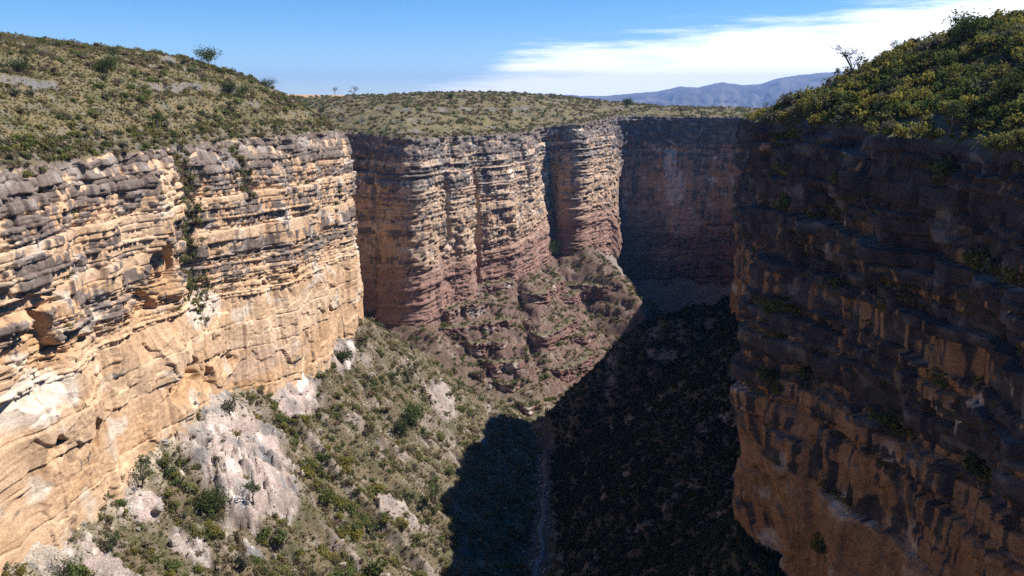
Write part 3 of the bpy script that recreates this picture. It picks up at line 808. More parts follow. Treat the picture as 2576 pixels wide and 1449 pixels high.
M_SHADE_SCRUB = leaf_mat('dark_scrub_leaves', [(0.0, DARKG), (0.6, (0.05, 0.062, 0.03)), (1.0, (0.075, 0.07, 0.04))])  # darker copy of the scrub leaves, deepens the shade on the right slope
M_DRY = leaf_mat('dry_twigs', [(0.0, DRY), (0.4, (0.20, 0.155, 0.085)), (0.7, GREYG), (1.0, (0.15, 0.125, 0.075))])
M_TREE = leaf_mat('tree_leaves', [(0.0, LEAF), (0.5, DARKG), (1.0, (0.075, 0.092, 0.03))])
M_GREYTREE = leaf_mat('grey_twigs', [(0.0, (0.15, 0.135, 0.115)), (1.0, (0.12, 0.115, 0.10))])
mb, tb, bb = new_mat('bark')
bb.inputs['Roughness'].default_value = 0.9
nb = N(tb, 'ShaderNodeTexNoise'); nb.inputs['Scale'].default_value = 6
crb = N(tb, 'ShaderNodeValToRGB'); crb.color_ramp.elements[0].color = (0.055, 0.043, 0.035, 1); crb.color_ramp.elements[1].color = (0.15, 0.125, 0.105, 1)
tb.links.new(nb.outputs['Fac'], crb.inputs['Fac']); tb.links.new(crb.outputs[0], bb.inputs['Base Color'])
MAT_BARK = mb

def mesh_from(name, V, faces, mat, tone=None):
    me = bpy.data.meshes.new(name)
    me.from_pydata([tuple(v) for v in V], [], faces)
    if tone is not None:
        a = me.attributes.new('tone', 'FLOAT', 'POINT'); a.data.foreach_set('value', np.asarray(tone, F32))
    me.materials.append(mat)
    return me
def leaf_quads(C, size, rng, up=0.35, out=None, aspect=0.6):
    """one small quad per centre, facing mostly outward/up at random"""
    n = len(C)
    nrm = rng.normal(size=(n, 3)); nrm /= np.linalg.norm(nrm, axis=1)[:, None]
    if out is not None: nrm = nrm * 0.8 + out * 0.8
    nrm[:, 2] += up
    nrm /= np.linalg.norm(nrm, axis=1)[:, None]
    a = np.cross(nrm, rng.normal(size=(n, 3))); a /= np.linalg.norm(a, axis=1)[:, None]
    b = np.cross(nrm, a)
    sz = (size * rng.uniform(0.6, 1.4, n))[:, None]
    V = np.stack([C - a * sz - b * sz * aspect * 0.4, C + b * sz * aspect, C + a * sz + nrm * sz * 0.15, C - b * sz * aspect], 1).reshape(-1, 3)
    f = [(4 * i, 4 * i + 1, 4 * i + 2, 4 * i + 3) for i in range(n)]
    tone = np.repeat(rng.random(n), 4)
    return V, f, tone
def tube(pts, rad, k=5):
    """tapered tube along points"""
    pts = np.asarray(pts, float); V = []; Fc = []
    for i, p in enumerate(pts):
        d = pts[min(i + 1, len(pts) - 1)] - pts[max(i - 1, 0)]; d /= np.linalg.norm(d) + 1e-9
        a = np.cross(d, (0.3, 0.9, 0.2)); a /= np.linalg.norm(a); b = np.cross(d, a)
        for j in range(k):
            t = 2 * math.pi * j / k; V.append(p + rad[i] * (a * math.cos(t) + b * math.sin(t)))
    for i in range(len(pts) - 1):
        for j in range(k):
            Fc.append((i * k + j, i * k + (j + 1) % k, (i + 1) * k + (j + 1) % k, (i + 1) * k + j))
    return V, Fc
def join(parts):
    V = []; Fc = []
    for v, f in parts:
        o = len(V); V += list(v); Fc += [tuple(i + o for i in q) for q in f]
    return V, Fc

def shrub_parts(seed, n, size, squash=0.75, lobes=6, mat=None, stems=6):
    """unit-radius shrub: foliage mesh and stem mesh"""
    rng = np.random.default_rng(seed)
    lc = np.c_[rng.normal(0, 0.42, (lobes, 2)), rng.uniform(0.25, 0.75, lobes)]
    lr = rng.uniform(0.28, 0.55, lobes)
    k = rng.integers(0, lobes, n)
    d = rng.normal(size=(n, 3)); d /= np.linalg.norm(d, axis=1)[:, None]
    rad = lr[k] * rng.uniform(0.45, 1.12, n) ** 0.6
    C = lc[k] + d * rad[:, None]
    C[:, 2] = np.abs(C[:, 2]) * squash * 1.25
    V, f, tone = leaf_quads(C, size, rng, out=d)
    tone = np.clip(tone * 0.6 + 0.4 * np.repeat(rng.random(lobes)[k], 4), 0, 1)
    fol = mesh_from('foliage', V, f, mat, tone)
    st = []
    for j in range(stems):
        e = lc[j % lobes] * np.array([1.1, 1.1, squash * 1.2])
        m = e * 0.5 + rng.normal(0, 0.08, 3)
        st.append(tube([(rng.normal(0, .05), rng.normal(0, .05), -0.15), m, e], [0.05, 0.035, 0.012], 4))
    stem = mesh_from('stem', *join(st), MAT_BARK)
    return fol, stem
def join_mesh(name, fol, stem):
    import bmesh
    bm = bmesh.new(); bm.from_mesh(fol)
    me = bpy.data.meshes.new(name)
    n0 = len(bm.faces)
    bm.from_mesh(stem)
    bm.faces.ensure_lookup_table()
    for fce in bm.faces[n0:]: fce.material_index = 1
    bm.to_mesh(me); bm.free()
    me.materials.append(fol.materials[0]); me.materials.append(MAT_BARK)
    return me
PROTO = {'scrub': [shrub_parts(10 + i, 150, 0.17, 0.75, 6, M_SCRUB) for i in range(4)],
         'lush': [shrub_parts(30 + i, 330, 0.125, 0.85, 9, M_LUSH) for i in range(5)],
         'dark': [shrub_parts(70 + i, 150, 0.17, 0.75, 6, M_SHADE_SCRUB) for i in range(3)],
         'dry': [shrub_parts(50 + i, 110, 0.15, 0.6, 6, M_DRY) for i in range(3)]}
def tuft_mesh(seed, mat):
    rng = np.random.default_rng(seed); V = []; Fc = []; tone = []
    for i in range(46):
        a = rng.uniform(0, 6.28); r0 = rng.uniform(0, 0.35); h = rng.uniform(0.45, 1.0); ln = rng.uniform(0.15, 0.6)
        b = np.array([math.cos(a) * r0, math.sin(a) * r0, -0.05]); tip = b + np.array([math.cos(a) * ln, math.sin(a) * ln, h]); sd = np.array([-math.sin(a), math.cos(a), 0]) * 0.07
        o = len(V); V += [b - sd, b + sd, tip]; Fc.append((o, o + 1, o + 2)); tone += [rng.random()] * 3
    return mesh_from('grass_tuft', V, Fc, mat, tone)
M_GRASS = leaf_mat('dry_grass_blades', [(0.0, (0.26, 0.215, 0.095)), (0.5, (0.20, 0.185, 0.07)), (1.0, (0.23, 0.175, 0.10))])
TUFTS = [tuft_mesh(i, M_GRASS) for i in (1, 2)]

# what the camera can see: a coarse depth picture of the ground and the cliffs
DW, DH = 430, 242
depth = np.full((DW, DH), 1e9)
def splat(x, y, z):
    px, py, zc = project(np.stack([x.ravel(), y.ravel(), z.ravel()], -1))
    i = (px / 2576 * DW).astype(int); j = (py / 1449 * DH).astype(int)
    m = (zc > 20) & (i >= 0) & (i < DW) & (j >= 0) & (j < DH)
    np.minimum.at(depth, (i[m], j[m]), zc[m])
for wsm in WALLSAMPLES: splat(wsm[1], wsm[2], wsm[3])
splat(LOW['X'][LOW['ok']], LOW['Y'][LOW['ok']], LOW['Z'][LOW['ok']]); splat(UP['X'][UP['ok']], UP['Y'][UP['ok']], UP['Z'][UP['ok']])
def seen(Pt, slack=6.0, lift=1.0, margin=60):
    px, py, zc = project(Pt + np.array([0, 0, lift]))
    inf = (px > -margin) & (px < 2576 + margin) & (py > -margin) & (py < 1449 + margin) & (zc > 30)
    i = np.clip((px / 2576 * DW).astype(int), 0, DW - 1); j = np.clip((py / 1449 * DH).astype(int), 0, DH - 1)
    return inf & (zc < depth[i, j] * 1.02 + slack), px, py, zc

rng = np.random.default_rng(77)
def sample_grid(D, weight, n):
    X, Y, Z = D['X'], D['Y'], D['Z']
    a = np.hypot(X[1:, :-1] - X[:-1, :-1], Y[1:, :-1] - Y[:-1, :-1]); b = np.hypot(X[:-1, 1:] - X[:-1, :-1], Y[:-1, 1:] - Y[:-1, :-1])
    wgt = (a * b * weight[:-1, :-1]).ravel().astype(float); wgt *= D['ok'][:-1, :-1].ravel()
    k = rng.choice(len(wgt), n, p=wgt / wgt.sum())
    i, j = np.unravel_index(k, (X.shape[0] - 1, X.shape[1] - 1))
    u, v = rng.random(n), rng.random(n)
    bl = lambda Q: (Q[i, j] * (1 - u) + Q[i + 1, j] * u) * (1 - v) + (Q[i, j + 1] * (1 - u) + Q[i + 1, j + 1] * u) * v
    return np.stack([bl(X), bl(Y), bl(Z)], 1)
PLANTS = []       # (position array, radius array, kind, region)
def add_plants(Pt, rad, kind, region):
    ok, px, py, zc = seen(Pt)
    PLANTS.append((Pt[ok], rad[ok], kind, region, zc[ok], px[ok], py[ok]))
X, Y = UP['X'], UP['Y']
rr = np.hypot(X, Y)
isL = UP['isL']; right = (~isL) & (Y < 400) & (X > 30)
front = np.abs(X) < 0.72 * Y
cl = sstep(-0.35, 0.3, fbm(X / 14, Y / 14, 301, 3))
bare = 1 - 0.8 * np.clip(UP['rock'], 0, 1)
for (m, dens, kind, lo, hi, reg) in [(isL & (rr < 800), 0.30, 'scrub', 0.45, 1.8, 'left hillside'), (isL & (rr < 620), 0.34, 'dry', 0.4, 1.0, 'left hillside'),
                                     (right, 0.85, 'lush', 0.65, 2.1, 'right hillside'), (right, 0.30, 'dry', 0.5, 1.4, 'right hillside'),
                                     ((~isL) & (Y >= 400) & (rr < 1100) & (UP['fld'] < 0.3), 0.14, 'scrub', 0.55, 1.9, 'middle plateau'), ((~isL) & (Y >= 400) & (rr < 900) & (UP['fld'] < 0.3), 0.07, 'dry', 0.5, 1.3, 'middle plateau')]:
    wgt = m * front * np.where(right, 0.45 + 0.55 * cl, 0.10 + 0.90 * cl * cl) * bare
    a = np.zeros(X.shape); a[:-1, :-1] = np.hypot(X[1:, :-1] - X[:-1, :-1], Y[1:, :-1] - Y[:-1, :-1]) * np.hypot(X[:-1, 1:] - X[:-1, :-1], Y[:-1, 1:] - Y[:-1, :-1])
    n = int((a * wgt * UP['ok']).sum() * dens)
    Pt = sample_grid(UP, wgt, n)
    rad = lo * 0.85 + (hi * 1.2 - lo * 0.85) * rng.random(n) ** (2.4 if reg == 'right hillside' else 3.4)
    add_plants(Pt, rad, kind, reg)
X, Y = LOW['X'], LOW['Y']
front = (np.abs(X) < 0.72 * Y) & (Y > 120)
cl = sstep(-0.3, 0.3, fbm(X / 12, Y / 12, 311, 3))
bare = (1 - 0.75 * np.clip(LOW['rock'], 0, 1)) * (1 - 0.93 * np.clip(LOW['rock'] - 1, 0, 1)) * sstep(2.0, 5.5, LOW['dr'])
a = np.zeros(X.shape); a[:-1, :-1] = np.hypot(X[1:, :-1] - X[:-1, :-1], Y[1:, :-1] - Y[:-1, :-1]) * np.hypot(X[:-1, 1:] - X[:-1, :-1], Y[:-1, 1:] - Y[:-1, :-1])
for (m, dens, kind, lo, hi, reg) in [((X < 20) & (Y < 460), 0.42, 'scrub', 0.5, 2.0, 'left scree slope'), ((X < 20) & (Y < 460), 0.48, 'dry', 0.45, 1.2, 'left scree slope'), ((X < -40) & (Y < 290), 0.17, 'lush', 0.9, 2.7, 'left scree slope'),
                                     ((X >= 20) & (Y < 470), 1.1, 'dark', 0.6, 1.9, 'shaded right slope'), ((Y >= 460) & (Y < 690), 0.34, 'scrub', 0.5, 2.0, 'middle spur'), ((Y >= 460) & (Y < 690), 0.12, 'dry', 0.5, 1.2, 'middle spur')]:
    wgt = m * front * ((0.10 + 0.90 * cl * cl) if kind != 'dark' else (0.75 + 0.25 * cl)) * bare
    n = int((a * wgt * LOW['ok']).sum() * dens)
    Pt = sample_grid(LOW, wgt, n)
    rad = lo * 0.85 + (hi * 1.2 - lo * 0.85) * rng.random(n) ** 3.2
    add_plants(Pt, rad, kind, reg)
# plants rooted on cliff ledges and in the gullies
for (name, Xw, Yw, Zw, Dw, Qw, Sw, gul, nrm, Lw) in WALLSAMPLES:
    led = np.zeros(Dw.shape); led[:, :-3] = np.clip(Dw[:, 3:] - Dw[:, :-3] - 0.5, 0, 2)
    pz = sstep(0.0, 0.4, fbm(Sw / 14, Qw / 12, 321, 3))
    wgt = led * pz + gul * 3.0 * (Qw > 2)
    wgt *= (Qw > 1.5)
    n = {'cliff_left': 1000, 'cliff_middle': 900, 'cliff_amphitheatre': 150, 'cliff_right': 800}.get(name, 14)
    wf = wgt.ravel() / wgt.sum()
    k = rng.choice(len(wf), n, p=wf)
    Pt = np.stack([Xw.ravel()[k], Yw.ravel()[k], Zw.ravel()[k]], 1)
    rad = 0.5 + (1.3 if name != 'cliff_right' else 2.6) * rng.random(n) ** 2.2
    add_plants(Pt, rad, 'scrub' if name != 'cliff_right' else 'lush', {'cliff_left': 'left cliff', 'cliff_middle': 'middle cliff', 'cliff_amphitheatre': 'far cliff', 'cliff_right': 'right cliff'}.get(name, 'middle spur'))

for (name, Xw, Yw, Zw, Dw, Qw, Sw, gul, nrm, Lw) in WALLSAMPLES:      # along the rims
    n = {'cliff_left': 2600, 'cliff_middle': 1200, 'cliff_amphitheatre': 400, 'cliff_right': 1500}.get(name, 60)
    i = rng.integers(0, Xw.shape[0], n); j = rng.integers(2, 14, n)
    Pt = np.stack([Xw[i, j], Yw[i, j], Zw[i, j]], 1)
    rad = 0.4 + (1.2 if name != 'cliff_right' else 2.0) * rng.random(n) ** 2
    add_plants(Pt, rad, 'lush' if name == 'cliff_right' else 'scrub', {'cliff_left': 'left hillside', 'cliff_middle': 'middle plateau', 'cliff_amphitheatre': 'middle plateau', 'cliff_right': 'right hillside'}.get(name, 'middle spur'))

# the 300 shrubs that show largest become things of their own, the rest one mass per region
ALL = []
for g, (Pt, rad, kind, reg, zc, px, py) in enumerate(PLANTS):
    for i in range(len(Pt)): ALL.append((rad[i] / zc[i] * (1.0 if 0 < px[i] < 2576 and 0 < py[i] < 1449 else 0) * (0.25 if kind in ('dry', 'dark') else 1.0) * (0.6 if reg == 'shaded right slope' or reg == 'right cliff' else 1), g, i))
ALL.sort(reverse=True)
SINGLE = set((g, i) for _, g, i in ALL[:300])
def child(me, name, parent):
    o = bpy.data.objects.new(name, me); scene.collection.objects.link(o); o.parent = parent
    return o
def thing(name, label, cat, loc, rotz=0, scale=1.0, group=None):
    o = bpy.data.objects.new(name, None); scene.collection.objects.link(o)
    o.empty_display_size = 0.5
    o.location = loc; o.rotation_euler = (0, 0, rotz); o.scale = (scale,) * 3 if np.isscalar(scale) else scale
    o['label'] = label; o['category'] = cat
    if group: o['group'] = group
    return o
WHERE = {'left hillside': 'on the grassy hillside above the sunlit left cliff', 'right hillside': 'on the hillside above the dark right cliff', 'middle plateau': 'on the plateau above the middle cliff',
         'left scree slope': 'on the sunlit scree below the left cliff', 'shaded right slope': 'on the shaded slope below the right cliff', 'middle spur': 'on the ledges of the middle spur',
         'left cliff': 'rooted on the sunlit left cliff face', 'middle cliff': 'rooted on the middle cliff face', 'far cliff': 'rooted on the shaded far cliff face', 'right cliff': 'rooted on the dark right cliff face'}
def place_word(reg, px, py):
    if reg == 'right hillside':
        line = 300 - 0.435 * (px - 1880)
        a = 'skyline' if py < line + 30 else ('cliff edge' if py > 285 + 0.07 * (px - 1900) else ('upper slope' if py < line + 110 else 'lower slope'))
        b = 'far' if px < 2030 else ('mid-far' if px < 2200 else ('mid-near' if px < 2400 else 'nearest'))
        return 'on the ' + b + ' ' + a
    if reg == 'left scree slope':
        a = 'at the cliff foot' if py < 1260 - 0.42 * px else ('at bottom edge' if py > 1370 else ('high' if py < 1180 else 'low'))
        b = 'far left' if px < 250 else ('left of the slabs' if px < 480 else ('beside the slabs' if px < 760 else ('right of the slabs' if px < 960 else 'near the shadow')))
        return a + ' ' + b
    if reg == 'left hillside':
        return ('near the skyline' if py < 190 else ('by the rim' if py > 330 else 'midway')) + ' ' + ('far left' if px < 250 else ('centre' if px < 520 else 'on the nose'))
    return ('upper' if py < 500 else 'lower') + ' ' + ('left' if px < 2100 else 'right') if reg == 'right cliff' else ''
WHERE_SHORT = {'left hillside': 'of the left hillside', 'right hillside': 'of the right hillside', 'middle plateau': 'on the plateau behind', 'left scree slope': 'on the left scree',
               'shaded right slope': 'on the shaded right slope', 'middle spur': 'on the middle spur', 'left cliff': 'on the left cliff face', 'middle cliff': 'on the middle cliff face',
               'far cliff': 'on the far cliff face', 'right cliff': 'part of the dark right cliff'}
TONES = {'yellow-green': leaf_mat('yellow_leaves', [(0, YEL), (1, (0.20, 0.185, 0.05))], 0.45), 'olive': leaf_mat('olive_leaves', [(0, OLIVE), (1, (0.145, 0.145, 0.05))]),
         'green': leaf_mat('green_leaves', [(0, LEAF), (1, (0.10, 0.128, 0.04))]), 'dark green': leaf_mat('dark_leaves', [(0, DARKG), (1, (0.066, 0.088, 0.034))]), 'grey-green': leaf_mat('grey_leaves', [(0, GREYG), (1, (0.135, 0.13, 0.085))])}
TW = {'right hillside': [0.34, 0.24, 0.22, 0.08, 0.12], 'left hillside': [0.12, 0.4, 0.22, 0.12, 0.14], 'left scree slope': [0.08, 0.30, 0.30, 0.10, 0.22]}
SHRUBS = []
for _, g, i in ALL[:300]:
    Pt, rad, kind, reg, zc, px, py = PLANTS[g]
    ang = rad[i] / zc[i]
    size = 'large' if ang > 0.0105 else ('medium' if ang > 0.0080 else 'small')
    tone = list(TONES)[int(rng.choice(5, p=TW.get(reg, [0.05, 0.3, 0.3, 0.2, 0.15])))]
    zsc = float(rng.uniform(0.62, 1.35)); shape = 'spreading' if zsc < 0.82 else ('upright' if zsc > 1.12 else 'rounded')
    lab = ' '.join(('%s %s %s shrub %s %s' % (size, shape, tone, place_word(reg, px[i], py[i]), WHERE_SHORT[reg])).split())
    fol, stem = PROTO[kind][int(rng.integers(len(PROTO[kind])))]
    r = float(rad[i])
    t = thing('shrub', lab, 'shrub', Pt[i] - np.array([0, 0, 0.1]), float(rng.uniform(0, 6.28)), (r, r, r * zsc), 'shrubs ' + WHERE[reg])
    fo = child(fol, 'foliage', t); child(stem, 'stem', t)
    fo.material_slots[0].link = 'OBJECT'; fo.material_slots[0].material = TONES[tone]
    SHRUBS.append((lab, px[i], t))
byl = {}
for lab, x, t in SHRUBS: byl.setdefault(lab, []).append((x, t))
def order_words(n):
    if n == 2: return ['left-hand', 'right-hand']
    nth = ['leftmost', 'second-left', 'third-left', 'fourth-left', 'fifth-left', 'sixth-left']
    h = n // 2
    return nth[:h] + (['middle'] if n % 2 else []) + [w.replace('left', 'right') for w in nth[:h]][::-1]
for lab, L_ in byl.items():      # look-alikes close together are told apart by their order
    if 1 < len(L_) < 13:
        for w_, (x, t) in zip(order_words(len(L_)), sorted(L_, key=lambda q: q[0])): t['label'] = w_ + ' ' + lab

def hidden_collection(name, meshes):
    c = bpy.data.collections.new(name)
    for k, me in enumerate(meshes):
        o = bpy.data.objects.new('%s_%d' % (name, k), me); c.objects.link(o)
    return c
def scatter_group(coll):
    ng = bpy.data.node_groups.new('scatter', 'GeometryNodeTree')
    ng.interface.new_socket('Geometry', in_out='INPUT', socket_type='NodeSocketGeometry')
    ng.interface.new_socket('Geometry', in_out='OUTPUT', socket_type='NodeSocketGeometry')
    gi = ng.nodes.new('NodeGroupInput'); go = ng.nodes.new('NodeGroupOutput')
    ci = ng.nodes.new('GeometryNodeCollectionInfo'); ci.inputs['Collection'].default_value = coll
    ci.inputs['Separate Children'].default_value = True; ci.inputs['Reset Children'].default_value = True
    ip = ng.nodes.new('GeometryNodeInstanceOnPoints'); ip.inputs['Pick Instance'].default_value = True
    def na(name, typ):
        n = ng.nodes.new('GeometryNodeInputNamedAttribute'); n.data_type = typ; n.inputs['Name'].default_value = name
        return n.outputs['Attribute']
    L = ng.links.new
    L(gi.outputs[0], ip.inputs['Points']); L(ci.outputs[0], ip.inputs['Instance'])
    L(na('idx', 'INT'), ip.inputs['Instance Index']); L(na('rot', 'FLOAT_VECTOR'), ip.inputs['Rotation']); L(na('scl', 'FLOAT_VECTOR'), ip.inputs['Scale'])
    L(ip.outputs[0], go.inputs[0])
    return ng
def scatter(name, label, Pt, rad, coll, ncoll, zs=(0.8, 1.2)):
    n = len(Pt)
    me = bpy.data.meshes.new(name); me.vertices.add(n); me.vertices.foreach_set('co', np.ascontiguousarray(Pt, F32).ravel())
    a = me.attributes.new('idx', 'INT', 'POINT'); a.data.foreach_set('value', rng.integers(0, ncoll, n).astype(np.int32))
    rot = np.zeros((n, 3), F32); rot[:, 2] = rng.uniform(0, 6.28, n); rot[:, :2] = rng.normal(0, 0.12, (n, 2))
    a = me.attributes.new('rot', 'FLOAT_VECTOR', 'POINT'); a.data.foreach_set('vector', rot.ravel())
    sc = np.repeat(rad[:, None], 3, 1).astype(F32); sc[:, 2] *= rng.uniform(*zs, n)
    a = me.attributes.new('scl', 'FLOAT_VECTOR', 'POINT'); a.data.foreach_set('vector', np.ascontiguousarray(sc).ravel())
    o = bpy.data.objects.new(name, me); scene.collection.objects.link(o)
    md = o.modifiers.new('scatter', 'NODES'); md.node_group = scatter_group(coll)
    o['kind'] = 'stuff'; o['label'] = label; o['category'] = 'scrub'
    return o
COLL = {k: (hidden_collection('proto_' + k, [join_mesh(k, f, st) for f, st in v]), len(v)) for k, v in PROTO.items()}
regs = {}
for g, (Pt, rad, kind, reg, zc, px, py) in enumerate(PLANTS):
    m = np.array([(g, i) not in SINGLE for i in range(len(Pt))], bool)
    regs.setdefault((kind, reg), []).append((Pt[m], rad[m]))
for (kind, reg), L_ in regs.items():
    Pt = np.vstack([x[0] for x in L_]); rad = np.concatenate([x[1] for x in L_])
    if len(Pt) == 0: continue
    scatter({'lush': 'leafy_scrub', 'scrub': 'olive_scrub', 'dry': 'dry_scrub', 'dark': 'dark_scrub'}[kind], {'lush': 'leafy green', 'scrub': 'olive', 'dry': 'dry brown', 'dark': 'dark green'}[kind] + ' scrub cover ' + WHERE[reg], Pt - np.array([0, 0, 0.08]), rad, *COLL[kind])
print('plants', sum(len(p[0]) for p in PLANTS))

# dry grass tufts between the shrubs
ct = hidden_collection('proto_tuft', TUFTS)
X, Y = UP['X'], UP['Y']; rr = np.hypot(X, Y)
fr_ = np.abs(X) < 0.7 * Y
for nm, lb, D_, wg, n, lo, hi in (('dry_grass', 'dry grass tufts covering the left hillside', UP, UP['isL'] * (rr < 600) * fr_ * (1 - 0.8 * np.clip(UP['rock'], 0, 1)), 46000, 0.35, 0.8),
                                  ('dry_grass', 'dry grass tufts between the shrubs of the right hillside', UP, (~UP['isL']) * (Y < 450) * (X > 30) * fr_, 22000, 0.35, 0.9),
                                  ('dry_grass', 'dry grass tufts on the scree slopes', LOW, (np.abs(LOW['X']) < 0.7 * LOW['Y']) * (LOW['Y'] > 120) * (1 - np.clip(LOW['rock'], 0, 1)) * (LOW['dr'] > 7) * np.where(LOW['Y'] > 455, 0.25, LOW['X'] < 15), 60000, 0.3, 0.8)):
    Pt = sample_grid(D_, wg.astype(float), n)
    ok = seen(Pt, lift=0.5)[0]
    o = scatter(nm, lb, Pt[ok], (lo + (hi - lo) * rng.random(n) ** 2)[ok], ct, 2); o['category'] = 'grass'

# ------------------------------------------------------------------ trees
def tree_meshes(seed, H, spread, nlimb, twigs, leaves, leaf, mat, lean=0.0, trunk=0.38, clump=0.5, flat=1.0):
    rng = np.random.default_rng(seed)
    parts = []; tips = []
    la = rng.uniform(0, 6.28); lv = np.array([math.cos(la), math.sin(la), 0]) * abs(lean) if lean >= 0 else np.array([lean, 0, 0])
    base = np.array([0, 0, -0.4]); pts = [base]
    for k in range(1, 5):
        t = k / 4
        pts.append(np.array([0, 0, H * trunk * 1.35 * t]) + lv * H * t * t * 0.6 + rng.normal(0, 0.03 * H, 3) * np.array([1, 1, 0.3]))
    r0 = 0.035 * H + 0.05
    parts.append(tube(pts, [r0 * (1 - 0.13 * k) for k in range(5)], 6))
    for j in range(nlimb):
        k = rng.integers(2, 5); s0 = pts[k]
        a = 6.283 * (j + rng.uniform(-0.3, 0.3)) / nlimb
        e = s0 + np.array([math.cos(a) * spread * rng.uniform(0.35, 0.9), math.sin(a) * spread * rng.uniform(0.35, 0.9), (H - s0[2]) * rng.uniform(0.35, 0.95) * flat]) + lv * H * 0.35
        m = s0 * 0.5 + e * 0.5 + rng.normal(0, 0.06 * H, 3)
        parts.append(tube([s0, m, e], [r0 * 0.42, r0 * 0.28, r0 * 0.1], 5))
        for q in range(twigs):
            b = m + (e - m) * rng.uniform(0, 1)
            d = rng.normal(size=3); d[2] = abs(d[2]) * 0.6 * flat; d /= np.linalg.norm(d)
            tip = b + d * spread * rng.uniform(0.25, 0.55)
            parts.append(tube([b, b * 0.5 + tip * 0.5 + rng.normal(0, 0.02 * H, 3), tip], [r0 * 0.16, r0 * 0.10, r0 * 0.05], 3)); tips += [tip, b * 0.4 + tip * 0.6]
    trunk_me = mesh_from('trunk', *join(parts), MAT_BARK)
    tips = np.array(tips); k = rng.integers(0, len(tips), leaves)
    C = tips[k] + rng.normal(0, clump * spread * 0.22, (leaves, 3))
    V, f, tone = leaf_quads(C, leaf, rng, 0.3)
    return trunk_me, mesh_from('crown', V, f, mat, np.clip(tone * 0.55 + 0.45 * np.repeat(rng.random(len(tips))[k], 4), 0, 1))
def ground_at(X, Y, upper):
    if upper: return float(upper_h(np.array([X]), np.array([Y]))[0][0])
    return float(lower_h(np.array([X]), np.array([Y]))[0][0])
def put_tree(px, py, hpx, upper, label, seed, name='tree', dist=None, **kw):
    p = hit_upper(px, py) if upper else hit_lower(px, py)
    if p is None:
        # the foot is just under the skyline: step down until the ground is met
        for k in range(1, 40):
            p = hit_upper(px, py + 2 * k)
            if p is not None: break
    if p is None: return
    zc = p[1] * CP - p[2] * SP
    H = hpx / FPX * zc
    spread = kw.pop('wpx', hpx) / FPX * zc * 0.5
    sc = kw.pop('leafm', 0.028) * H
    tr, cr = tree_meshes(seed, H, spread, kw.pop('nlimb', 6), kw.pop('twigs', 5), kw.pop('leaves', 500), sc, kw.pop('mat', M_TREE), **kw)
    t = thing(name, label, kw.get('cat', 'tree'), (p[0], p[1], ground_at(p[0], p[1], upper)), 0, 1.0)
    child(tr, 'trunk', t); child(cr, 'crown', t)
DENSE = dict(leaves=1500, nlimb=8, twigs=6, clump=0.9, trunk=0.22, leafm=0.045)
OPEN = dict(leaves=420, nlimb=6, twigs=6, clump=0.5, leafm=0.035)
BARE = dict(leaves=260, nlimb=7, twigs=7, clump=0.4, leafm=0.03, mat=M_GREYTREE, trunk=0.3)
put_tree(286, 142, 34, True, 'small open-crowned tree on the skyline of the left hill', 1, wpx=36, **OPEN)
put_tree(522, 162, 38, True, 'dense round-crowned tree alone on the left skyline', 2, wpx=50, **DENSE)
put_tree(672, 200, 20, True, 'bushy tree on the skyline at the end of the left hill', 3, wpx=44, **DENSE)
put_tree(270, 186, 40, True, 'dark bushy tree below the skyline of the left hill', 4, wpx=54, **DENSE)
put_tree(575, 222, 30, True, 'dark green thicket tree below the brow of the left hill', 5, wpx=46, **DENSE)
put_tree(612, 240, 26, True, 'lower dark green tree on the brow of the left hill', 6, wpx=46, **DENSE)
put_tree(397, 324, 44, True, 'thin bare-trunked tree midway on the left hillside', 7, wpx=36, trunk=0.6, **{k: v for k, v in OPEN.items()})
put_tree(579, 282, 30, True, 'slim small tree on the nose of the left hillside', 8, wpx=24, trunk=0.6, **OPEN)
put_tree(45, 158, 34, True, 'dark bush-like tree at the far left of the hillside', 9, wpx=54, **DENSE)
put_tree(843, 240, 22, True, 'small grey leafless tree beside the ochre field', 10, wpx=18, **BARE)
put_tree(890, 242, 26, True, 'wider grey leafless tree right of the ochre field', 11, wpx=30, **BARE)
put_tree(806, 300, 30, True, 'dark leaning tree at the head of the side gully', 12, wpx=30, lean=0.5, **OPEN)
put_tree(1133, 252, 14, True, 'small dark tree on the middle of the plateau skyline', 13, wpx=18, **DENSE)
put_tree(1385, 248, 13, True, 'tiny thin tree on the plateau near the mountains', 14, wpx=12, **BARE)
for k, x in enumerate((1262, 1278, 1292)):
    put_tree(x, 240, 11, True, ('leftmost', 'middle one', 'rightmost')[k] + ' of three tiny trees on the plateau skyline', 15 + k, wpx=10, **BARE)
put_tree(1578, 270, 22, True, 'round dark tree on the plateau in front of the mountains', 18, wpx=28, **DENSE)
put_tree(1637, 274, 16, True, 'low flat-topped tree right of the round dark tree', 19, wpx=24, flat=0.7, **OPEN)
put_tree(1712, 282, 10, True, 'tiny dark tree on the shaded plateau edge', 20, wpx=14, **DENSE)
put_tree(2258, 96, 48, True, 'airy open tree on the skyline of the right hill', 21, wpx=62, leaves=520, nlimb=8, twigs=7, clump=0.45, leafm=0.028, trunk=0.35)
put_tree(2142, 190, 86, True, 'sparse tree leaning out over the right skyline', 22, wpx=66, lean=-0.35, leaves=380, nlimb=6, twigs=6, clump=0.5, leafm=0.022, trunk=0.5)
put_tree(2385, 362, 96, True, 'dark tree with forked bare trunk at the right cliff edge', 23, wpx=60, leaves=600, nlimb=7, twigs=6, clump=0.5, leafm=0.025, trunk=0.55)
put_tree(1998, 222, 24, True, 'small bushy tree at the far end of the right skyline', 24, wpx=28, **OPEN)
put_tree(1926, 276, 18, True, 'tiny tree where the right hill meets the mountains', 25, wpx=20, **OPEN)
put_tree(2428, 122, 66, True, 'large dark green tree high on the right hill', 26, wpx=90, **DENSE)
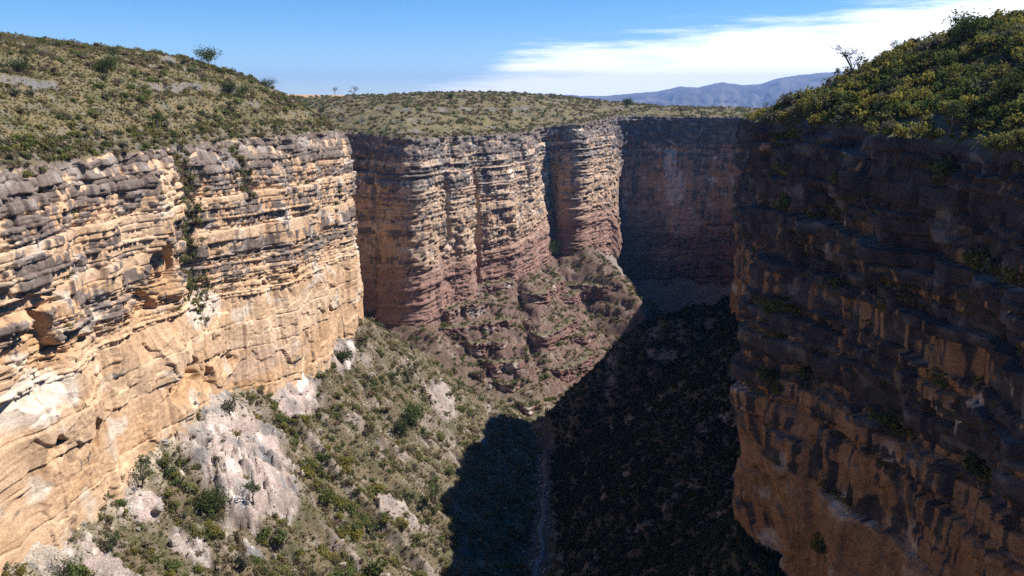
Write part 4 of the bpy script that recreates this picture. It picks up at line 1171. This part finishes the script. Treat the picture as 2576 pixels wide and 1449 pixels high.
put_tree(2556, 245, 70, True, 'dark tree at the right picture edge on the hillside', 27, wpx=90, **DENSE)
put_tree(2340, 30, 30, True, 'grey twiggy tree near the top of the right skyline', 28, wpx=40, **BARE)
put_tree(355, 1206, 66, False, 'leaning branchy tree on the scree under the left cliff', 31, wpx=70, lean=0.35, **OPEN)
put_tree(278, 1372, 66, False, 'leaning dark-trunked tree low on the left scree', 32, wpx=60, lean=0.4, **OPEN)
put_tree(640, 1290, 60, False, 'twin-stemmed thin tree below the pale slabs', 33, wpx=50, **OPEN)
put_tree(530, 1270, 62, False, 'broad green tree left of the pale slabs', 34, wpx=84, **DENSE)
put_tree(905, 738, 62, False, 'green tree growing behind the end of the left cliff', 35, wpx=66, **DENSE)
put_tree(1040, 1064, 54, False, 'leafy green tree among rocks near the shadow', 36, wpx=56, **DENSE)
put_tree(1012, 1112, 44, False, 'green tree just below another on the left scree', 37, wpx=44, **DENSE)
put_tree(1048, 872, 34, False, 'small round tree high on the left spur', 38, wpx=30, **OPEN)
put_tree(990, 962, 30, False, 'small pale green tree on the left spur', 39, wpx=30, **OPEN)
put_tree(1036, 972, 36, False, 'slim tree right of the pale green one on the spur', 40, wpx=26, **OPEN)
put_tree(862, 912, 40, False, 'bushy tree at the foot of the cliff end', 41, wpx=50, **DENSE)
put_tree(940, 1330, 44, False, 'small tree at the foot of the grey slab', 42, wpx=36, **OPEN)
put_tree(1095, 1290, 70, False, 'tall tree beside the edge of the canyon shadow', 43, wpx=60, **OPEN)
put_tree(160, 1440, 60, False, 'dark spreading tree at the bottom left corner', 44, wpx=80, **OPEN)
put_tree(1375, 640, 40, False, 'green bush-like tree at the foot of the middle cliff', 45, wpx=60, **DENSE)
put_tree(1390, 1062, 34, False, 'round tree by the river bend in the shade', 46, wpx=40, **DENSE)

# ------------------------------------------------------------------ fallen boulders
def rock_mesh(seed, mat, sub=2):
    import bmesh
    bm = bmesh.new(); bmesh.ops.create_icosphere(bm, subdivisions=sub, radius=1)
    r = np.random.default_rng(seed)
    pl = r.normal(size=(9, 3)); pl /= np.linalg.norm(pl, axis=1)[:, None]; dd = r.uniform(0.55, 0.85, 9)
    for v in bm.verts:
        p = np.array(v.co)
        for n_, d_ in zip(pl, dd):
            e = p @ n_ - d_
            if e > 0: p = p - n_ * e
        v.co = p * np.array([1.1, 0.9, 0.75])
    me = bpy.data.meshes.new('boulder'); bm.to_mesh(me); bm.free()
    ca = me.color_attributes.new('Col', 'FLOAT_COLOR', 'POINT')
    c = np.ones((len(me.vertices), 4), F32); c[:, :3] = (0.42, 0.35, 0.29) if seed % 3 else (0.30, 0.26, 0.23)
    ca.data.foreach_set('color', c.ravel()); me.materials.append(mat)
    return me
ROCKS = [rock_mesh(900 + i, MAT_ROCK) for i in range(5)]
BOULD = [(45, 1352, 1.6, 'pale boulder lying on the rubble at the far left'), (215, 1340, 1.8, 'pale rounded boulder beside a dry shrub left'), (232, 1372, 1.5, 'grey boulder just right of the pale rounded one'), (120, 1322, 1.3, 'small boulder against the foot of the left cliff'),
         (300, 1275, 1.6, 'block at the cliff foot among green shrubs'), (400, 1290, 1.9, 'tilted pale block above the bottom scrub'), (330, 1210, 1.4, 'pale block close under the left cliff'), (455, 1180, 1.7, 'grey block at the left edge of the pale slabs'),
         (620, 1380, 2.2, 'white ribbed block low on the scree'), (560, 1310, 1.9, 'jagged pale block below the pale slabs'), (690, 1400, 1.6, 'half-buried block near the bottom edge'), (860, 1405, 2.0, 'pale block on the ridge near the bottom'),
         (440, 1360, 2.1, 'grey pyramid-shaped block low on the scree'), (180, 1400, 1.5, 'grey block in the bottom left scrub'), (760, 1180, 1.5, 'small grey block right of the pale slabs'), (1230, 975, 2.6, 'pink block at the foot of the middle spur')]
for k, (px, py, r, lab) in enumerate(BOULD):
    p = hit_lower(px, py)
    o = bpy.data.objects.new('boulder', ROCKS[k % 5]); scene.collection.objects.link(o)
    o.location = (p[0], p[1], ground_at(p[0], p[1], False) + 0.2 * r); o.rotation_euler = tuple(rng.uniform(0, 6.28, 3)); o.scale = (r, r * rng.uniform(0.8, 1.2), r * rng.uniform(0.7, 1.1))
    o['label'] = lab; o['category'] = 'boulder'; o['group'] = 'boulders fallen on the scree'
# loose stones: river cobbles and rubble under the cliffs
cc = hidden_collection('proto_stone', [rock_mesh(930 + i, MAT_ROCK, 1) for i in range(4)])
wgt = np.exp(-(LOW['dr'] / 5.0) ** 2) * (LOW['Y'] > 150) * (LOW['Y'] < 520) * (LOW['X'] > 0)
Pt = sample_grid(LOW, wgt, 900)
wgt2 = sstep(22, 2, LOW['dw']) * (LOW['X'] < 0) * (LOW['Y'] > 130) * (LOW['Y'] < 400) + 0.10 * (LOW['X'] < 10) * (LOW['Y'] > 130) * (LOW['Y'] < 450)
Pt2 = sample_grid(LOW, wgt2, 2600)
for nm, lb, q in (('river_stones', 'cobbles along the shaded river bed', Pt), ('rubble', 'loose pale rubble on the left scree', Pt2)):
    o = scatter(nm, lb, q, 0.25 + 0.9 * rng.random(len(q)) ** 3, cc, 4); o['category'] = 'stones'

# ------------------------------------------------------------------ haze
def haze_box(lo, hi, density, color):
    x0, y0, z0 = lo; x1, y1, z1 = hi
    V = [(x0, y0, z0), (x1, y0, z0), (x1, y1, z0), (x0, y1, z0), (x0, y0, z1), (x1, y0, z1), (x1, y1, z1), (x0, y1, z1)]
    Fc = [(0, 3, 2, 1), (4, 5, 6, 7), (0, 1, 5, 4), (1, 2, 6, 5), (2, 3, 7, 6), (3, 0, 4, 7)]
    m = bpy.data.materials.new('haze_air'); m.use_nodes = True; t = m.node_tree; t.nodes.clear()
    out = N(t, 'ShaderNodeOutputMaterial'); v = N(t, 'ShaderNodeVolumePrincipled')
    v.inputs['Color'].default_value = (*color, 1); v.inputs['Density'].default_value = density; v.inputs['Anisotropy'].default_value = 0.2
    t.links.new(v.outputs[0], out.inputs['Volume'])
    me = mesh_from('haze', V, Fc, m)
    o = bpy.data.objects.new('haze', me); scene.collection.objects.link(o); o['kind'] = 'stuff'; o['label'] = 'thin blue haze filling the air'
haze_box((-16000, -8200, -800), (16000, 24000, 690), 5.0e-5, (0.34, 0.53, 1.0))
